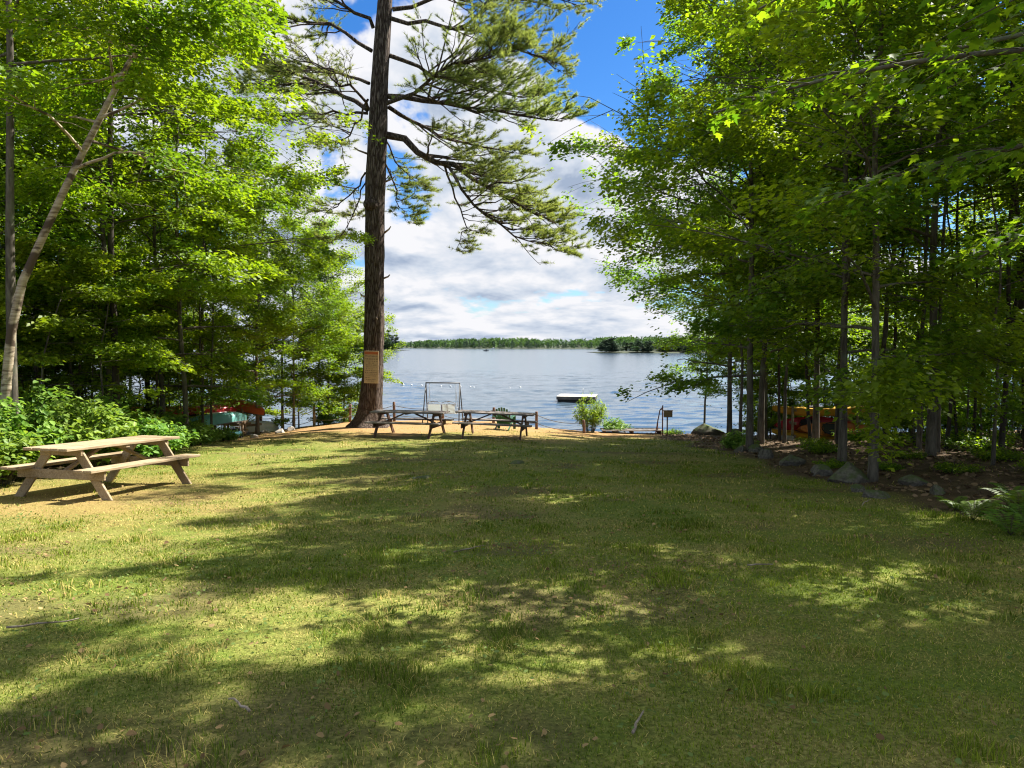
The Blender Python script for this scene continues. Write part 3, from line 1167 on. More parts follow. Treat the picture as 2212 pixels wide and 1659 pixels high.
# ------------------------------------------------------------------ tree kinds
EDGE = [gen_tree(11, 12.0, 0.080, 0.16, 3.9, 30, 9, 29000, 0.115, 0.62, 0.10, side=(0, 0.32), flat=0.14, lowsize=0.62, vsc=0.38, name='edge_a'),
        gen_tree(12, 13.0, 0.085, 0.22, 4.2, 32, 9, 31000, 0.115, 0.60, 0.12, side=(0, 0.32), flat=0.14, lowsize=0.62, vsc=0.38, name='edge_b'),
        gen_tree(13, 10.5, 0.070, 0.12, 3.6, 28, 9, 25000, 0.11, 0.50, 0.12, side=(0, 0.30), flat=0.14, lowsize=0.62, vsc=0.36, name='edge_c')]
LAYER = [gen_tree(14, 12.0, 0.080, 0.14, 4.2, 28, 9, 29000, 0.12, 0.36, 0.16, side=(0, 0.32), flat=0.08, lowsize=0.75, vsc=0.20, name='layer_a'),
         gen_tree(15, 12.5, 0.080, 0.18, 4.4, 28, 9, 29000, 0.12, 0.34, 0.16, side=(0, 0.32), flat=0.08, lowsize=0.75, vsc=0.20, name='layer_b')]
TALL = [gen_tree(21, 15.0, 0.085, 0.36, 2.8, 28, 8, 13000, 0.125, 0.7, 0.08, wob=0.6, flat=0.14, vsc=0.38, name='tall_a'),
        gen_tree(22, 14.0, 0.070, 0.28, 2.5, 26, 8, 11500, 0.12, 0.65, 0.08, wob=0.7, flat=0.14, vsc=0.38, name='tall_b'),
        gen_tree(23, 16.5, 0.120, 0.42, 3.1, 28, 8, 14000, 0.125, 0.7, 0.08, wob=0.5, flat=0.14, vsc=0.38, name='tall_c')]
SLIM = [gen_tree(31, 9.0, 0.042, 0.22, 1.8, 22, 7, 6000, 0.11, 0.5, 0.12, wob=0.5, flat=0.12, vsc=0.3, name='slim_a'),
        gen_tree(32, 7.5, 0.036, 0.15, 1.7, 20, 7, 5200, 0.105, 0.45, 0.12, wob=0.5, flat=0.12, vsc=0.3, name='slim_b'),
        gen_tree(33, 10.5, 0.048, 0.30, 1.9, 22, 7, 6500, 0.11, 0.5, 0.10, wob=0.6, flat=0.12, vsc=0.3, name='slim_c')]
UNDER = [gen_tree(41, 4.8, 0.030, 0.10, 1.9, 22, 8, 6500, 0.115, 0.28, 0.16, wob=0.4, flat=0.05, name='under_a'),
         gen_tree(42, 3.6, 0.024, 0.08, 1.6, 20, 8, 5000, 0.11, 0.26, 0.16, wob=0.4, flat=0.05, name='under_b')]


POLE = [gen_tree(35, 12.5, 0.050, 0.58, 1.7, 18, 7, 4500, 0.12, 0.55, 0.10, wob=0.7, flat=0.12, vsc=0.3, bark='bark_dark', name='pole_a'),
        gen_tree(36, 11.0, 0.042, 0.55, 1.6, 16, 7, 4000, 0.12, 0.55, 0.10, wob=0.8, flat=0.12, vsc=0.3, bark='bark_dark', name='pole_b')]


def with_leaf(pair, lm, bark=None, suffix='_v'):
    """the same tree kind with another leaf or bark material"""
    a, b = pair
    if bark:
        a = a.copy()
        a.materials[0] = M[bark]
    if lm:
        b = b.copy()
        b.materials[0] = M[lm]
    return a, b


HIGH = gen_tree(53, 15.5, 0.09, 0.50, 4.4, 26, 9, 20000, 0.125, 0.30, 0.16, side=(0, 0.35), flat=0.09, bark='bark_dark', lmat='leaf_sunlit', name='high_maple')
HIGH_G = with_leaf(HIGH, 'leaf', 'bark')
UNDER_B = [with_leaf(p, 'leaf_sunlit') for p in UNDER]
LAYER_B = [with_leaf(p, 'leaf_sunlit') for p in LAYER]
EDGE_B = [with_leaf(p, 'leaf_sunlit') for p in EDGE]
SLIM_B = [with_leaf(p, 'leaf_sunlit') for p in SLIM]
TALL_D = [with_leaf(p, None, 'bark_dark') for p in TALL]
TALL_P = [with_leaf(p, 'leaf_sunlit', 'bark_pale') for p in TALL]
prng = random.Random(5)


def saplings(spots, kinds, label, group):
    for i, (x, y, sc_) in enumerate(spots):
        sx = abs(x) / y
        zone = (' behind the boats' if y > 24 and sx < .5 else ' at the back, towards the edge of the picture' if y > 24 else ' in the front row' if abs(x) < 11.5 else ' in the second row')
        place_tree(kinds[i % 2], 'sapling', label + zone, (x, y), i * 2.1 + x, sc_, 'sapling', group)



# ---- right-hand wood: trees that can be told apart (place on the ground, kind, turn, size)
RIGHT = [
    # stem clump nearest the landing
    ((7.15, 21.3), LAYER[0], 3.05, 1.10, 'leftmost and tallest stem of the slim clump beside the yellow kayak rack'),
    ((6.75, 21.9), SLIM[2], 0.4, 1.0, 'thin stem just left of the clump beside the kayak rack'),
    ((7.6, 20.7), SLIM[0], 1.9, 1.12, 'thin stem just right of the clump beside the kayak rack'),
    ((8.6, 21.0), EDGE[1], 3.4, 1.0, 'tree in front of the red kayak end'),
    ((9.05, 20.6), TALL[1], 1.0, 0.86, 'grey trunk crossing the yellow kayak near its middle'),
    ((8.95, 18.3), TALL[0], 4.4, 0.80, 'dark trunk right of the kayaks rising behind the boulders'),
    ((8.9, 16.2), SLIM[2], 2.2, 1.05, 'slender twin stem behind the big boulder, the left one'),
    ((9.2, 16.0), SLIM[0], 5.2, 1.1, 'slender twin stem behind the big boulder, the right one'),
    ((8.6, 15.2), EDGE[1], 2.9, 1.0, 'low-branched tree overhanging the lawn by the boulders'),
    ((6.1, 19.0), EDGE[0], 3.1, 1.08, 'tallest tree of the wood edge, its crown reaching left into the blue sky'),
    ((6.1, 12.5), EDGE[2], 3.15, 1.02, 'tree nearest the camera at the wood edge, its trunk just right of the largest boulder'),
    ((6.6, 14.8), EDGE[2], 3.5, 1.10, 'tree at the wood edge beside the broad rounded boulder'),
    ((9.4, 28.0), LAYER[1], 3.25, 0.80, 'tree at the shore whose layered boughs reach left over the landing'),
    ((10.8, 29.6), EDGE[2], 3.3, 0.86, 'shoreline tree whose low boughs droop towards the water'),
    ((9.0, 26.4), EDGE[1], 3.6, 0.90, 'tree at the wood corner above the shore boulder'),
    ((7.1, 24.2), EDGE[0], 3.3, 1.02, 'leafy tree at the wood edge right of the landing'),
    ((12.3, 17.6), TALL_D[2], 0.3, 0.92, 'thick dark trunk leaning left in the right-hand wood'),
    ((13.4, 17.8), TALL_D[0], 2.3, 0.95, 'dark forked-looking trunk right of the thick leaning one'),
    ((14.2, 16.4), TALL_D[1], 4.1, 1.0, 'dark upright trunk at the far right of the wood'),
]
for i, (xy, kind, rz, scl, lab) in enumerate(RIGHT):
    tilt = (0, 0)
    if 'leaning left' in lab:
        tilt = (0, R(-7))
    if 'forked' in lab:
        tilt = (R(3), R(-6))
    place_tree(kind, 'maple_tree', lab, xy, rz, scl, group='trees of the right-hand wood', tilt=tilt)

STEMS = [((7.9, 19.6), -5, 'just left of the dark trunk behind the boulders'), ((8.3, 18.9), -3, 'between the kayaks and the broad rounded boulder'), ((9.6, 19.2), -6, 'in front of the right end of the yellow kayak'),
         ((10.2, 17.4), -4, 'right of the slender twin stems'), ((10.7, 16.2), 2, 'upright behind the dark flat boulder'), ((11.2, 18.6), -7, 'leaning left beside the thick leaning trunk'),
         ((11.9, 16.2), -3, 'in front of the thick leaning trunk'), ((10.2, 20.8), 3, 'leaning right behind the yellow kayak'), ((12.9, 16.8), -5, 'between the thick leaning trunk and the forked one'),
         ((11.4, 20.6), -2, 'deep behind the right end of the kayak rack'), ((8.1, 22.4), -4, 'left of the red kayak end'), ((13.3, 15.4), -6, 'leaning left near the right edge of the wood'),
         ((9.9, 15.0), -2, 'thinnest of those behind the largest boulder'), ((12.2, 19.6), 4, 'leaning right behind the forked trunk')]
for i, (xy, deg, where) in enumerate(STEMS):
    place_tree(POLE[i % 2], 'slender_tree', 'bare slender stem ' + where, xy, i * 1.3, 0.85 + 0.05 * (i % 5), group='bare slender stems of the right-hand wood', tilt=(R(1.5 * (i % 3 - 1)), R(deg)))
taken = [r[0] for r in RIGHT] + [r[0] for r in STEMS]


def free(x, y, d):
    return all((x - a) ** 2 + (y - b) ** 2 > d * d for a, b in taken)


n = 0
tries = 0
while n < 36 and tries < 4000:
    tries += 1
    y = prng.uniform(9, 34.5)
    x = prng.uniform(8.2, min(33, 0.72 * y + 6))
    if x < 8.2 or not free(x, y, 1.0):
        continue
    if 23.5 < y < 27 and 8 < x < 13.5:      # room for the kayak rack
        continue
    taken.append((x, y))
    kind = prng.choice((SLIM[0], SLIM[1], SLIM[2], SLIM[2], TALL_D[0], TALL_D[1], TALL[1]))
    sx = x / y
    zone = ('behind the kayak rack' if y > 26 and sx < .52 else 'right of the kayak rack' if sx < .56 and y > 19 else 'behind the big boulders' if sx < .60
            else 'close to the right edge of the picture' if y < 22 else 'far back near the right edge of the picture')
    place_tree(kind, 'forest_tree', 'slender shaded trunk in the right-hand wood ' + zone, (x, y), prng.uniform(0, 6.28),
               prng.uniform(0.8, 1.1), group='slender trunks deep in the right-hand wood', tilt=(prng.uniform(-.05, .05), prng.uniform(-.06, .04)))
    n += 1

saplings([(13.0, 22.6, 0.9), (12.0, 23.2, 1.0), (12.6, 20.6, 1.1), (10.2, 18.8, 0.9), (13.8, 19.6, 1.2), (9.9, 28.4, 1.1), (11.6, 27.6, 1.1), (13.6, 28.0, 1.2),
          (15.2, 24.0, 1.2), (12.4, 15.6, 0.9), (10.9, 14.6, 0.8), (16.0, 21.0, 1.2), (8.6, 29.2, 0.9), (17.4, 27.0, 1.2), (14.4, 31.0, 1.2), (12.0, 31.6, 1.2), (18.6, 24.0, 1.2), (10.4, 30.2, 1.0), (13.0, 29.8, 1.2), (15.6, 29.0, 1.3), (17.0, 31.6, 1.4), (19.6, 29.4, 1.4), (20.6, 26.4, 1.4),
          (14.2, 25.8, 1.1), (16.4, 23.0, 1.1), (22.4, 30.5, 1.5), (14.6, 21.6, .9), (18.0, 33.6, 1.4), (15.8, 33.8, 1.4), (21.2, 33.2, 1.5)], UNDER,
         'leafy sapling in the right-hand wood', 'saplings in the right-hand wood')

# trees just outside the right edge of the picture that overhang and shade the lawn
for i, (xy, kind, rz, scl) in enumerate([((9.6, 11.8), SLIM[2], 3.2, 1.1), ((9.6, 1.6), EDGE[0], 3.5, 1.0), ((9.8, -3.6), EDGE[1], 4.0, 0.95), ((7.9, 4.2), SLIM[2], 0.7, 1.1), ((7.7, 8.4), HIGH_G, 3.1, 0.95)]):
    place_tree(kind, 'broad_tree', 'broad tree at the right edge overhanging and shading the near lawn', xy, rz, scl,
               group='trees at the right edge shading the near lawn')

# ---- near maple outside the right edge: its big-leaved boughs hang into the top right corner
def gen_overhang(seed):
    rng = np.random.default_rng(seed)
    acc = Acc()
    pp = np.array([(0, 0, -.3), (0.05, 0, 2.0), (-0.05, 0.1, 4.2), (0.1, 0.1, 7.0), (0.1, 0.2, 9.5)])
    V, q = tubes(pp, [.15, .12, .10, .06, .02], 9)
    acc.add(V, q)
    # boughs: (height on trunk, azimuth, length, rise)
    boughs = [(3.6, 2.55, 3.4, .10), (4.1, 2.95, 4.2, .14), (4.6, 2.2, 3.6, .16), (3.9, 3.4, 3.6, .2), (5.2, 2.75, 4.0, .2), (5.4, 3.6, 3.6, .3), (3.2, 2.05, 2.6, .02),
              (6.2, 2.0, 3.4, .3), (6.4, 3.1, 3.8, .3), (5.0, 0.6, 2.6, .3), (6.0, 5.0, 2.6, .4), (7.4, 2.6, 3.0, .5), (8.0, 4.0, 2.0, .6), (7.6, 1.0, 2.0, .6)]
    P, D, Nn, tw_all = [], [], [], []
    t = np.linspace(0, 1, 9)
    for (h, az, Lb, rise) in boughs:
        b0 = np.array([np.interp(h, pp[:, 2], pp[:, k]) for k in range(3)])
        aa = az + rng.normal(0, .18) * t ** 2
        path = np.stack((b0[0] + Lb * t * np.cos(aa), b0[1] + Lb * t * np.sin(aa), b0[2] + Lb * (rise * t - .16 * t ** 2.4)), 1)
        V, q = tubes(path, .035 * (1 - .85 * t) + .003, 6)
        acc.add(V, q)
        ns = 13
        for k in range(ns):
            ts = .22 + .78 * (k + rng.uniform(0, .8)) / ns
            sb = interp_poly(path[None], np.array([min(ts, .999)]))[0]
            sa = az + (1 if k % 2 else -1) * rng.uniform(.35, 1.0)
            Ls = (.35 + .9 * (1 - ts)) * rng.uniform(.7, 1.2)
            s5 = np.linspace(0, 1, 5)
            sec = np.stack((sb[0] + Ls * s5 * np.cos(sa), sb[1] + Ls * s5 * np.sin(sa), sb[2] + Ls * (.05 * s5 - .28 * s5 ** 2)), 1)
            V, q = tubes(sec, .007 * (1 - .7 * s5), 4)
            acc.add(V, q)
            nl = int(9 + 16 * Ls)
            tl = rng.uniform(.15, 1.05, nl)
            p = interp_poly(np.repeat(sec[None], nl, 0), np.minimum(tl, .999))
            ph = sa + rng.choice((-1, 1), nl) * rng.uniform(.2, 1.4, nl)
            rr = rng.uniform(.04, .13, nl)
            p += np.stack((np.cos(ph) * rr, np.sin(ph) * rr, rng.normal(-.05, .05, nl)), 1)
            P.append(p)
            D.append(np.stack((np.cos(ph), np.sin(ph), rng.normal(-.55, .35, nl)), 1))
            Nn.append(np.stack((np.cos(ph) * .35 + rng.normal(0, .3, nl), np.sin(ph) * .35 + rng.normal(0, .3, nl), np.ones(nl)), 1))
    P, D, Nn = np.concatenate(P), np.concatenate(D), np.concatenate(Nn)
    n = len(P)
    D /= np.linalg.norm(D, axis=1, keepdims=True)
    Sd = np.cross(D, Nn)
    Sd /= np.linalg.norm(Sd, axis=1, keepdims=True)
    Un = np.cross(Sd, D)
    # five lobed outline, (along, across)
    out = [(-.42, 0), (-.34, .20), (-.16, .46), (-.08, .24), (.16, .40), (.10, .15), (.52, 0), (.10, -.15), (.16, -.40), (-.08, -.24), (-.16, -.46), (-.34, -.20)]
    l = (.125 * rng.uniform(.7, 1.2, n))[:, None]
    cup = rng.uniform(.05, .35, n)[:, None]
    rows = [P]
    for (a_, b_) in out:
        rows.append(P + D * l * a_ + Sd * l * b_ + Un * l * (abs(b_) * cup - .25 * max(a_, 0) ** 2))
    V = np.stack(rows, 1)
    m = len(out)
    k = np.arange(n)[:, None] * (m + 1)
    tr = np.concatenate([k + np.array([0, 1 + i, 1 + (i + 1) % m]) for i in range(m)])
    crown = np_mesh('overhang_crown', V, None, tr, False, None, [M['leaf']], {'tint': np.repeat(rng.uniform(0, .7, n), m + 1)})
    return acc.mesh('overhang_trunk', [M['bark']], True), crown


place_tree(gen_overhang(58), 'near_maple', 'near maple whose big dark leaves hang into the top right corner', (5.9, 5.6), 0.0)

# ---- left-hand wood
birch_path = [(0, 0, 0), (0.08, 0, 1.2), (0.17, 0, 2.2), (0.36, 0, 3.3), (1.14, 0.1, 5.05), (1.93, 0.2, 6.65), (2.7, 0.3, 8.15), (3.4, 0.4, 9.8), (3.9, 0.4, 11.5)]
BIRCH = gen_tree(51, 12, 0.094, 0.46, 3.0, 34, 8, 17000, 0.10, 0.30, 0.22, True, bark='bark_birch', lmat='leaf_sunlit', path=birch_path, name='birch')
place_tree(BIRCH, 'birch_tree', 'pale barked birch leaning right over the left picnic table', (-9.30, 13.5), 0.0)
GREYT = gen_tree(52, 15, 0.098, 0.5, 3.6, 30, 8, 15000, 0.12, 0.45, 0.12, wob=0.15, lean=(0.35, 0), bark='bark', lmat='leaf_sunlit', name='greytree', flat=0.14, vsc=0.35)
place_tree(GREYT, 'ash_tree', 'straight grey trunk standing left of the leaning birch', (-9.62, 14.3), 0.5)

LEFT = [
    ((-9.8, 18.4), HIGH, 0.75, 1.0, 'tall maple whose top boughs hang in front of the pine crown'),
    ((-13.0, 17.6), EDGE_B[0], 0.2, 1.06, 'bright leafy tree behind the leaning birch'),
    ((-10.6, 19.6), LAYER_B[1], 0.3, 1.0, 'bright maple with layered boughs left of the pine, behind the table'),
    ((-11.0, 23.4), LAYER_B[0], 6.1, 1.0, 'sunlit maple whose boughs reach towards the pine'),
    ((-9.75, 23.4), SLIM_B[2], 0.2, 0.85, 'thin pale stem beside the teal canoe, the left of a pair'),
    ((-9.45, 23.3), SLIM_B[0], 2.2, 0.9, 'thin pale stem beside the teal canoe, the right of a pair'),
    ((-11.0, 26.4), EDGE_B[2], 0.2, 1.05, 'sunlit tree above the upturned canoes'),
    ((-10.2, 33.0), EDGE_B[2], 6.0, 0.86, 'light green shoreline tree left of the pine trunk'),
    ((-9.0, 34.4), SLIM_B[1], 0.9, 1.1, 'small light green tree hanging over the water by the fence'),
    ((-12.6, 31.4), EDGE_B[0], 0.4, 0.84, 'light green tree behind the rope fence'),
    ((-9.4, 21.4), LAYER_B[0], 0.1, 0.95, 'sunlit maple between the table and the thin paired stems'),
    ((-9.6, 28.0), EDGE_B[2], 5.9, 0.95, 'light green tree at the left end of the rope fence'),
    ((-9.0, 30.6), EDGE_B[0], 0.2, 0.70, 'leafy light green tree just behind the left posts of the rope fence'),
    ((-8.3, 33.6), EDGE_B[2], 0.5, 0.78, 'low light green tree at the water directly left of the pine'),
    ((-13.4, 21.0), EDGE_B[2], 0.5, 1.2, 'bright tree in the second row behind the birch'),
    ((-15.6, 15.2), EDGE_B[1], 0.5, 0.95, 'leafy tree at the left edge behind the shrubs'),
    ((-12.4, 28.6), SLIM[0], 1.2, 1.0, 'leaning dark stem above the orange kayak'),
    ((-13.2, 27.2), TALL_D[1], 1.2, 0.9, 'dark upright trunk left of the orange kayak'),
    ((-11.6, 24.3), SLIM[2], 1.2, 0.8, 'dark stem in front of the orange kayak'),
]
for xy, kind, rz, scl, lab in LEFT:
    place_tree(kind, 'maple_tree', lab, xy, rz, scl, group='trees of the left-hand wood')
taken = [r[0] for r in LEFT] + [(-9.35, 13.6), (-9.75, 14.2)]
n = 0
tries = 0
while n < 44 and tries < 4000:
    tries += 1
    y = prng.uniform(13, 36)
    lim = np.interp(y, [12, 18, 26, 36], [-12.5, -12.5, -13.0, -11.5])
    x = prng.uniform(max(-32, -0.72 * y - 6), lim)
    if x > lim or not free(x, y, 1.1):
        continue
    if 23 < y < 30 and x > -16 and prng.random() < 0.7:
        continue
    taken.append((x, y))
    kind = prng.choice((SLIM[0], SLIM[1], SLIM_B[2], TALL_D[0], TALL_D[1], TALL_P[1], EDGE[2]))
    sx = -x / y
    zone = ('behind the boats' if sx < .55 and y > 24 else 'behind the leaning birch' if sx > .62 and y < 22 else 'far back near the left edge of the picture' if sx > .62 else 'between the birch and the boats')
    place_tree(kind, 'forest_tree', 'shaded trunk in the left-hand wood ' + zone, (x, y), prng.uniform(0, 6.28),
               prng.uniform(0.8, 1.1), group='trunks deep in the left-hand wood', tilt=(prng.uniform(-.05, .05), prng.uniform(-.04, .06)))
    n += 1

saplings([(-9.6, 17.4, 1.0), (-10.6, 18.6, 1.1), (-11.8, 19.8, 1.2), (-12.6, 21.6, 1.2), (-10.4, 16.4, 1.0), (-12.2, 16.4, 1.2), (-13.6, 19.6, 1.3), (-14.6, 22.4, 1.3), (-13.2, 24.2, 1.1),
          (-11.6, 30.6, 1.1), (-13.6, 29.6, 1.2), (-15.4, 26.4, 1.3), (-10.9, 31.9, 1.1), (-15.0, 31.0, 1.3), (-16.4, 19.0, 1.3), (-7.4, 33.8, 0.8), (-14.4, 17.6, 1.2), (-11.2, 25.2, .9), (-12.4, 26.0, 1.0), (-13.8, 32.6, 1.3), (-16.6, 29.0, 1.4), (-17.6, 25.0, 1.4), (-16.8, 33.4, 1.4), (-12.2, 34.2, 1.1),
          (-18.6, 31.6, 1.5), (-8.3, 32.8, 1.25), (-7.6, 33.6, 1.1), (-9.2, 32.0, 1.3), (-6.9, 33.9, .9)], UNDER_B,
         'bright leafy sapling in the left-hand wood', 'saplings in the left-hand wood')

# ------------------------------------------------------------------ shrubs, ferns
def gen_shrub(seed, H, Rw, nstem, nleaf, leaf, lmat, detail=True):
    rng = np.random.default_rng(seed)
    acc = Acc()
    a = rng.uniform(0, 2 * PI, nstem)
    r = Rw * np.sqrt(rng.uniform(0.02, 1, nstem))
    h = H * (1 - 0.55 * (r / Rw) ** 2) * rng.uniform(0.75, 1.1, nstem)
    t = np.linspace(0, 1, 5)
    st = np.stack((np.cos(a)[:, None] * r[:, None] * (0.25 + 0.75 * t ** 1.2), np.sin(a)[:, None] * r[:, None] * (0.25 + 0.75 * t ** 1.2),
                   h[:, None] * t ** 0.8), -1)
    V, q = tubes(st, np.tile(0.007 * (1 - 0.7 * t), (nstem, 1)), 3)
    acc.add(V, q)
    pk = rng.integers(0, nstem, nleaf)
    tl = rng.uniform(0.3, 1.03, nleaf)
    P = interp_poly(st[pk], np.minimum(tl, 1))
    ph = rng.uniform(0, 2 * PI, nleaf)
    rr = rng.uniform(0.03, 0.20, nleaf) * (1.3 - 0.6 * tl)
    P[:, 0] += np.cos(ph) * rr
    P[:, 1] += np.sin(ph) * rr
    P[:, 2] += rng.normal(0, 0.04, nleaf)
    D = np.stack((np.cos(ph), np.sin(ph), rng.normal(-0.25, 0.3, nleaf)), 1)
    Nn = np.stack((np.cos(ph) * 0.3 + rng.normal(0, 0.3, nleaf), np.sin(ph) * 0.3 + rng.normal(0, 0.3, nleaf), np.ones(nleaf)), 1)
    crown = leaves_mesh(rng, P, D, Nn, leaf, detail, M[lmat], 'shrub_leaves')
    return acc.mesh('shrub_stems', [M['bark']], True), crown


SHRUB = [gen_shrub(61, 1.6, 1.05, 60, 2800, 0.13, 'leaf_shrub'), gen_shrub(62, 1.0, 0.8, 45, 1800, 0.12, 'leaf_shrub'),
         gen_shrub(63, 0.55, 0.7, 40, 1300, 0.10, 'leaf_shrub')]
THICK = gen_shrub(66, 2.3, 1.35, 70, 3000, 0.12, 'leaf', False)
LOWG = gen_shrub(64, 0.35, 0.8, 50, 1200, 0.075, 'leaf')
BUSH = gen_shrub(65, 1.55, 0.85, 80, 4200, 0.075, 'leaf_sunlit')
k = 0
for (x, y, kd, scl) in [(-8.3, 14.4, 0, 1.0), (-9.0, 13.2, 0, 1.0), (-9.9, 15.2, 0, 1.15), (-8.9, 16.0, 0, 1.0), (-7.9, 15.8, 1, 1.0), (-10.6, 14.0, 0, 1.1),
                        (-8.5, 12.2, 1, 1.0), (-9.4, 11.4, 0, 0.9), (-8.1, 17.3, 1, 0.9), (-10.3, 17.0, 0, 1.0), (-11.4, 16.0, 0, 1.1), (-8.6, 10.4, 1, 0.9),
                        (-11.8, 18.4, 0, 1.0), (-10.0, 12.6, 0, 1.0)]:
    place_tree(SHRUB[kd], 'leafy_shrub', 'one of the sunlit big-leaved shrubs massed behind the left picnic table', (x, y), k * 1.3, scl, 'shrub',
               'shrubs massed behind the left picnic table', tn='stems', cn='leaves')
    k += 1
for (x, y, scl) in [(-8.9, 18.8, 1.0), (-9.3, 20.0, 1.0), (-9.9, 21.0, 1.1), (-8.8, 20.6, 0.9), (-9.2, 21.9, 1.0), (-10.2, 22.2, 1.0), (-8.9, 22.9, 0.8), (-10.9, 20.0, 1.1),
                    (-11.2, 21.6, 1.1), (-11.0, 24.6, .9), (-12.0, 24.9, 1.0), (-12.8, 25.0, 1.0), (-10.3, 23.9, .8)]:
    place_tree(SHRUB[2 if x > -9.6 else 1], 'low_plant', 'one of the low green plants between the left table and the teal canoe', (x, y), k * 1.7, scl, 'plant',
               'low plants between the left table and the teal canoe', tn='stems', cn='leaves')
    k += 1
for i, (x, y, scl) in enumerate([(9.8, 29.0, .7), (11.2, 30.4, .8), (12.8, 29.2, .9), (14.2, 30.2, 1.0), (15.8, 31.2, 1.0), (17.6, 30.0, 1.1), (19.2, 31.6, 1.1), (21.0, 30.4, 1.2), (23.0, 31.8, 1.2),
                                (16.6, 27.4, .9), (18.8, 27.2, 1.0), (20.8, 28.2, 1.0), (22.8, 27.6, 1.1), (14.6, 27.8, .8)]):
    place_tree(THICK, 'thicket_bush', 'one of the dark bushes along the shore under the right-hand wood', (x, y), i * 1.9, scl, 'shrub',
               'dark bushes along the shore under the right-hand wood', tn='stems', cn='leaves')
for i, (x, y, scl) in enumerate([(-12.2, 33.0, .8), (-14.0, 33.8, 1.0), (-16.0, 34.2, 1.1), (-18.2, 33.6, 1.1), (-20.4, 33.0, 1.2), (-22.6, 32.0, 1.2), (-15.0, 28.6, .9), (-17.4, 28.0, 1.0), (-19.8, 28.4, 1.1),
                                (-14.0, 21.6, .9), (-15.4, 19.6, 1.0), (-13.0, 19.0, .8)]):
    place_tree(THICK, 'thicket_bush', 'one of the dark bushes under the left-hand wood', (x, y), i * 1.9, scl, 'shrub',
               'dark bushes under the left-hand wood', tn='stems', cn='leaves')
bp = at(1275, 942, 31.0)
place_tree(BUSH, 'lakeside_bush', 'round bright green bush at the lake edge behind a dark post', (bp[0], 31.2), 0.3, 1.0, 'shrub', tn='stems', cn='leaves')
bp = at(1330, 945, 31.4)
place_tree(SHRUB[2], 'lakeside_plant', 'low spreading plant right of the round lakeside bush', (bp[0], 31.5), 0.9, 1.0, 'shrub', tn='stems', cn='leaves')
bp = at(1450, 945, 31.2)
place_tree(LOWG, 'lakeside_plant', 'small plant at the foot of the post with the little board', (bp[0], 31.2), 0.9, 0.7, 'plant', tn='stems', cn='leaves')
bp = at(700, 915, 32.5)
place_tree(SHRUB[2], 'lakeside_plant', 'yellow green plant under the rope fence left of the pine', (bp[0], 32.6), 2.0, 1.0, 'plant', tn='stems', cn='leaves')
bp = at(1590, 965, 20)
place_tree(SHRUB[2], 'leafy_shrub', 'bright small plant by the stones at the lawn corner near the kayaks', (6.0, 19.6), 0.4, 0.8, 'shrub', tn='stems', cn='leaves')
for (x, y, scl) in [(7.2, 17.2, .7), (8.0, 15.0, 0.5), (9.4, 14.4, .7), (10.4, 16.6, 1.0), (7.6, 12.6, 0.5), (11.6, 14.8, .7), (6.9, 13.6, 0.4), (8.8, 12.2, .6), (6.3, 14.6, 0.5),
                    (10.0, 19.6, .6), (12.0, 19.0, 1.2), (11.0, 23.0, 1.2), (7.7, 18.9, 0.6)]:
    place_tree(LOWG, 'wood_floor_plant', 'one of the low plants on the floor of the right-hand wood', (x, y), k * 1.1, scl, 'plant',
               'low plants on the floor of the right-hand wood', tn='stems', cn='leaves')
    k += 1


def gen_fern(seed, nfr=11, Lf=0.55):
    rng = np.random.default_rng(seed)
    Vs, Ts, tint, n = [], [], [], 0
    acc = Acc()
    for i in range(nfr):
        a = i * 2.4 + rng.normal(0, 0.2)
        L_ = Lf * rng.uniform(0.7, 1.15)
        t = np.linspace(0, 1, 16)
        r = L_ * t * 0.9
        z = L_ * (1.35 * t - 0.85 * t ** 2.2)
        mid = np.stack((np.cos(a) * r, np.sin(a) * r, z), 1)
        acc.tube(mid[::5], np.linspace(0.004, 0.001, len(mid[::5])), 3)
        for j in range(2, 16):
            w = 0.16 * L_ / 0.55 * math.sin(PI * min(1, 0.12 + 0.9 * t[j])) ** 0.8
            for sgn in (-1, 1):
                sd = np.array((-math.sin(a) * sgn, math.cos(a) * sgn, -0.15))
                f = np.array((math.cos(a), math.sin(a), 0.1))
                p = mid[j]
                tip = p + sd * w + f * 0.04
                V = [p - f * 0.013, p + sd * w * 0.45 + f * 0.030 + np.array((0, 0, .008)), tip, p + sd * w * 0.45 - f * 0.006]
                Vs += V
                Ts += [[n, n + 1, n + 2], [n, n + 2, n + 3]]
                tint += [rng.uniform(0.2, 1)] * 4
                n += 4
    return acc.mesh('fern_stems', [M['bark']]), np_mesh('fern_fronds', Vs, None, Ts, False, None, [M['fern']], {'tint': tint})


FERN = [gen_fern(71), gen_fern(72, 9, 0.45)]
for (x, y, scl) in [(5.45, 8.7, .75), (5.85, 8.4, .85), (6.2, 9.0, .8), (5.65, 9.4, 0.6), (5.35, 7.9, 0.7), (6.6, 9.6, .9)]:
    place_tree(FERN[k % 2], 'fern', 'one of the ferns at the right edge of the near lawn', (x, y), k * 1.9, scl, 'fern',
               'ferns at the right edge of the near lawn', tn='stems', cn='fronds')
    k += 1

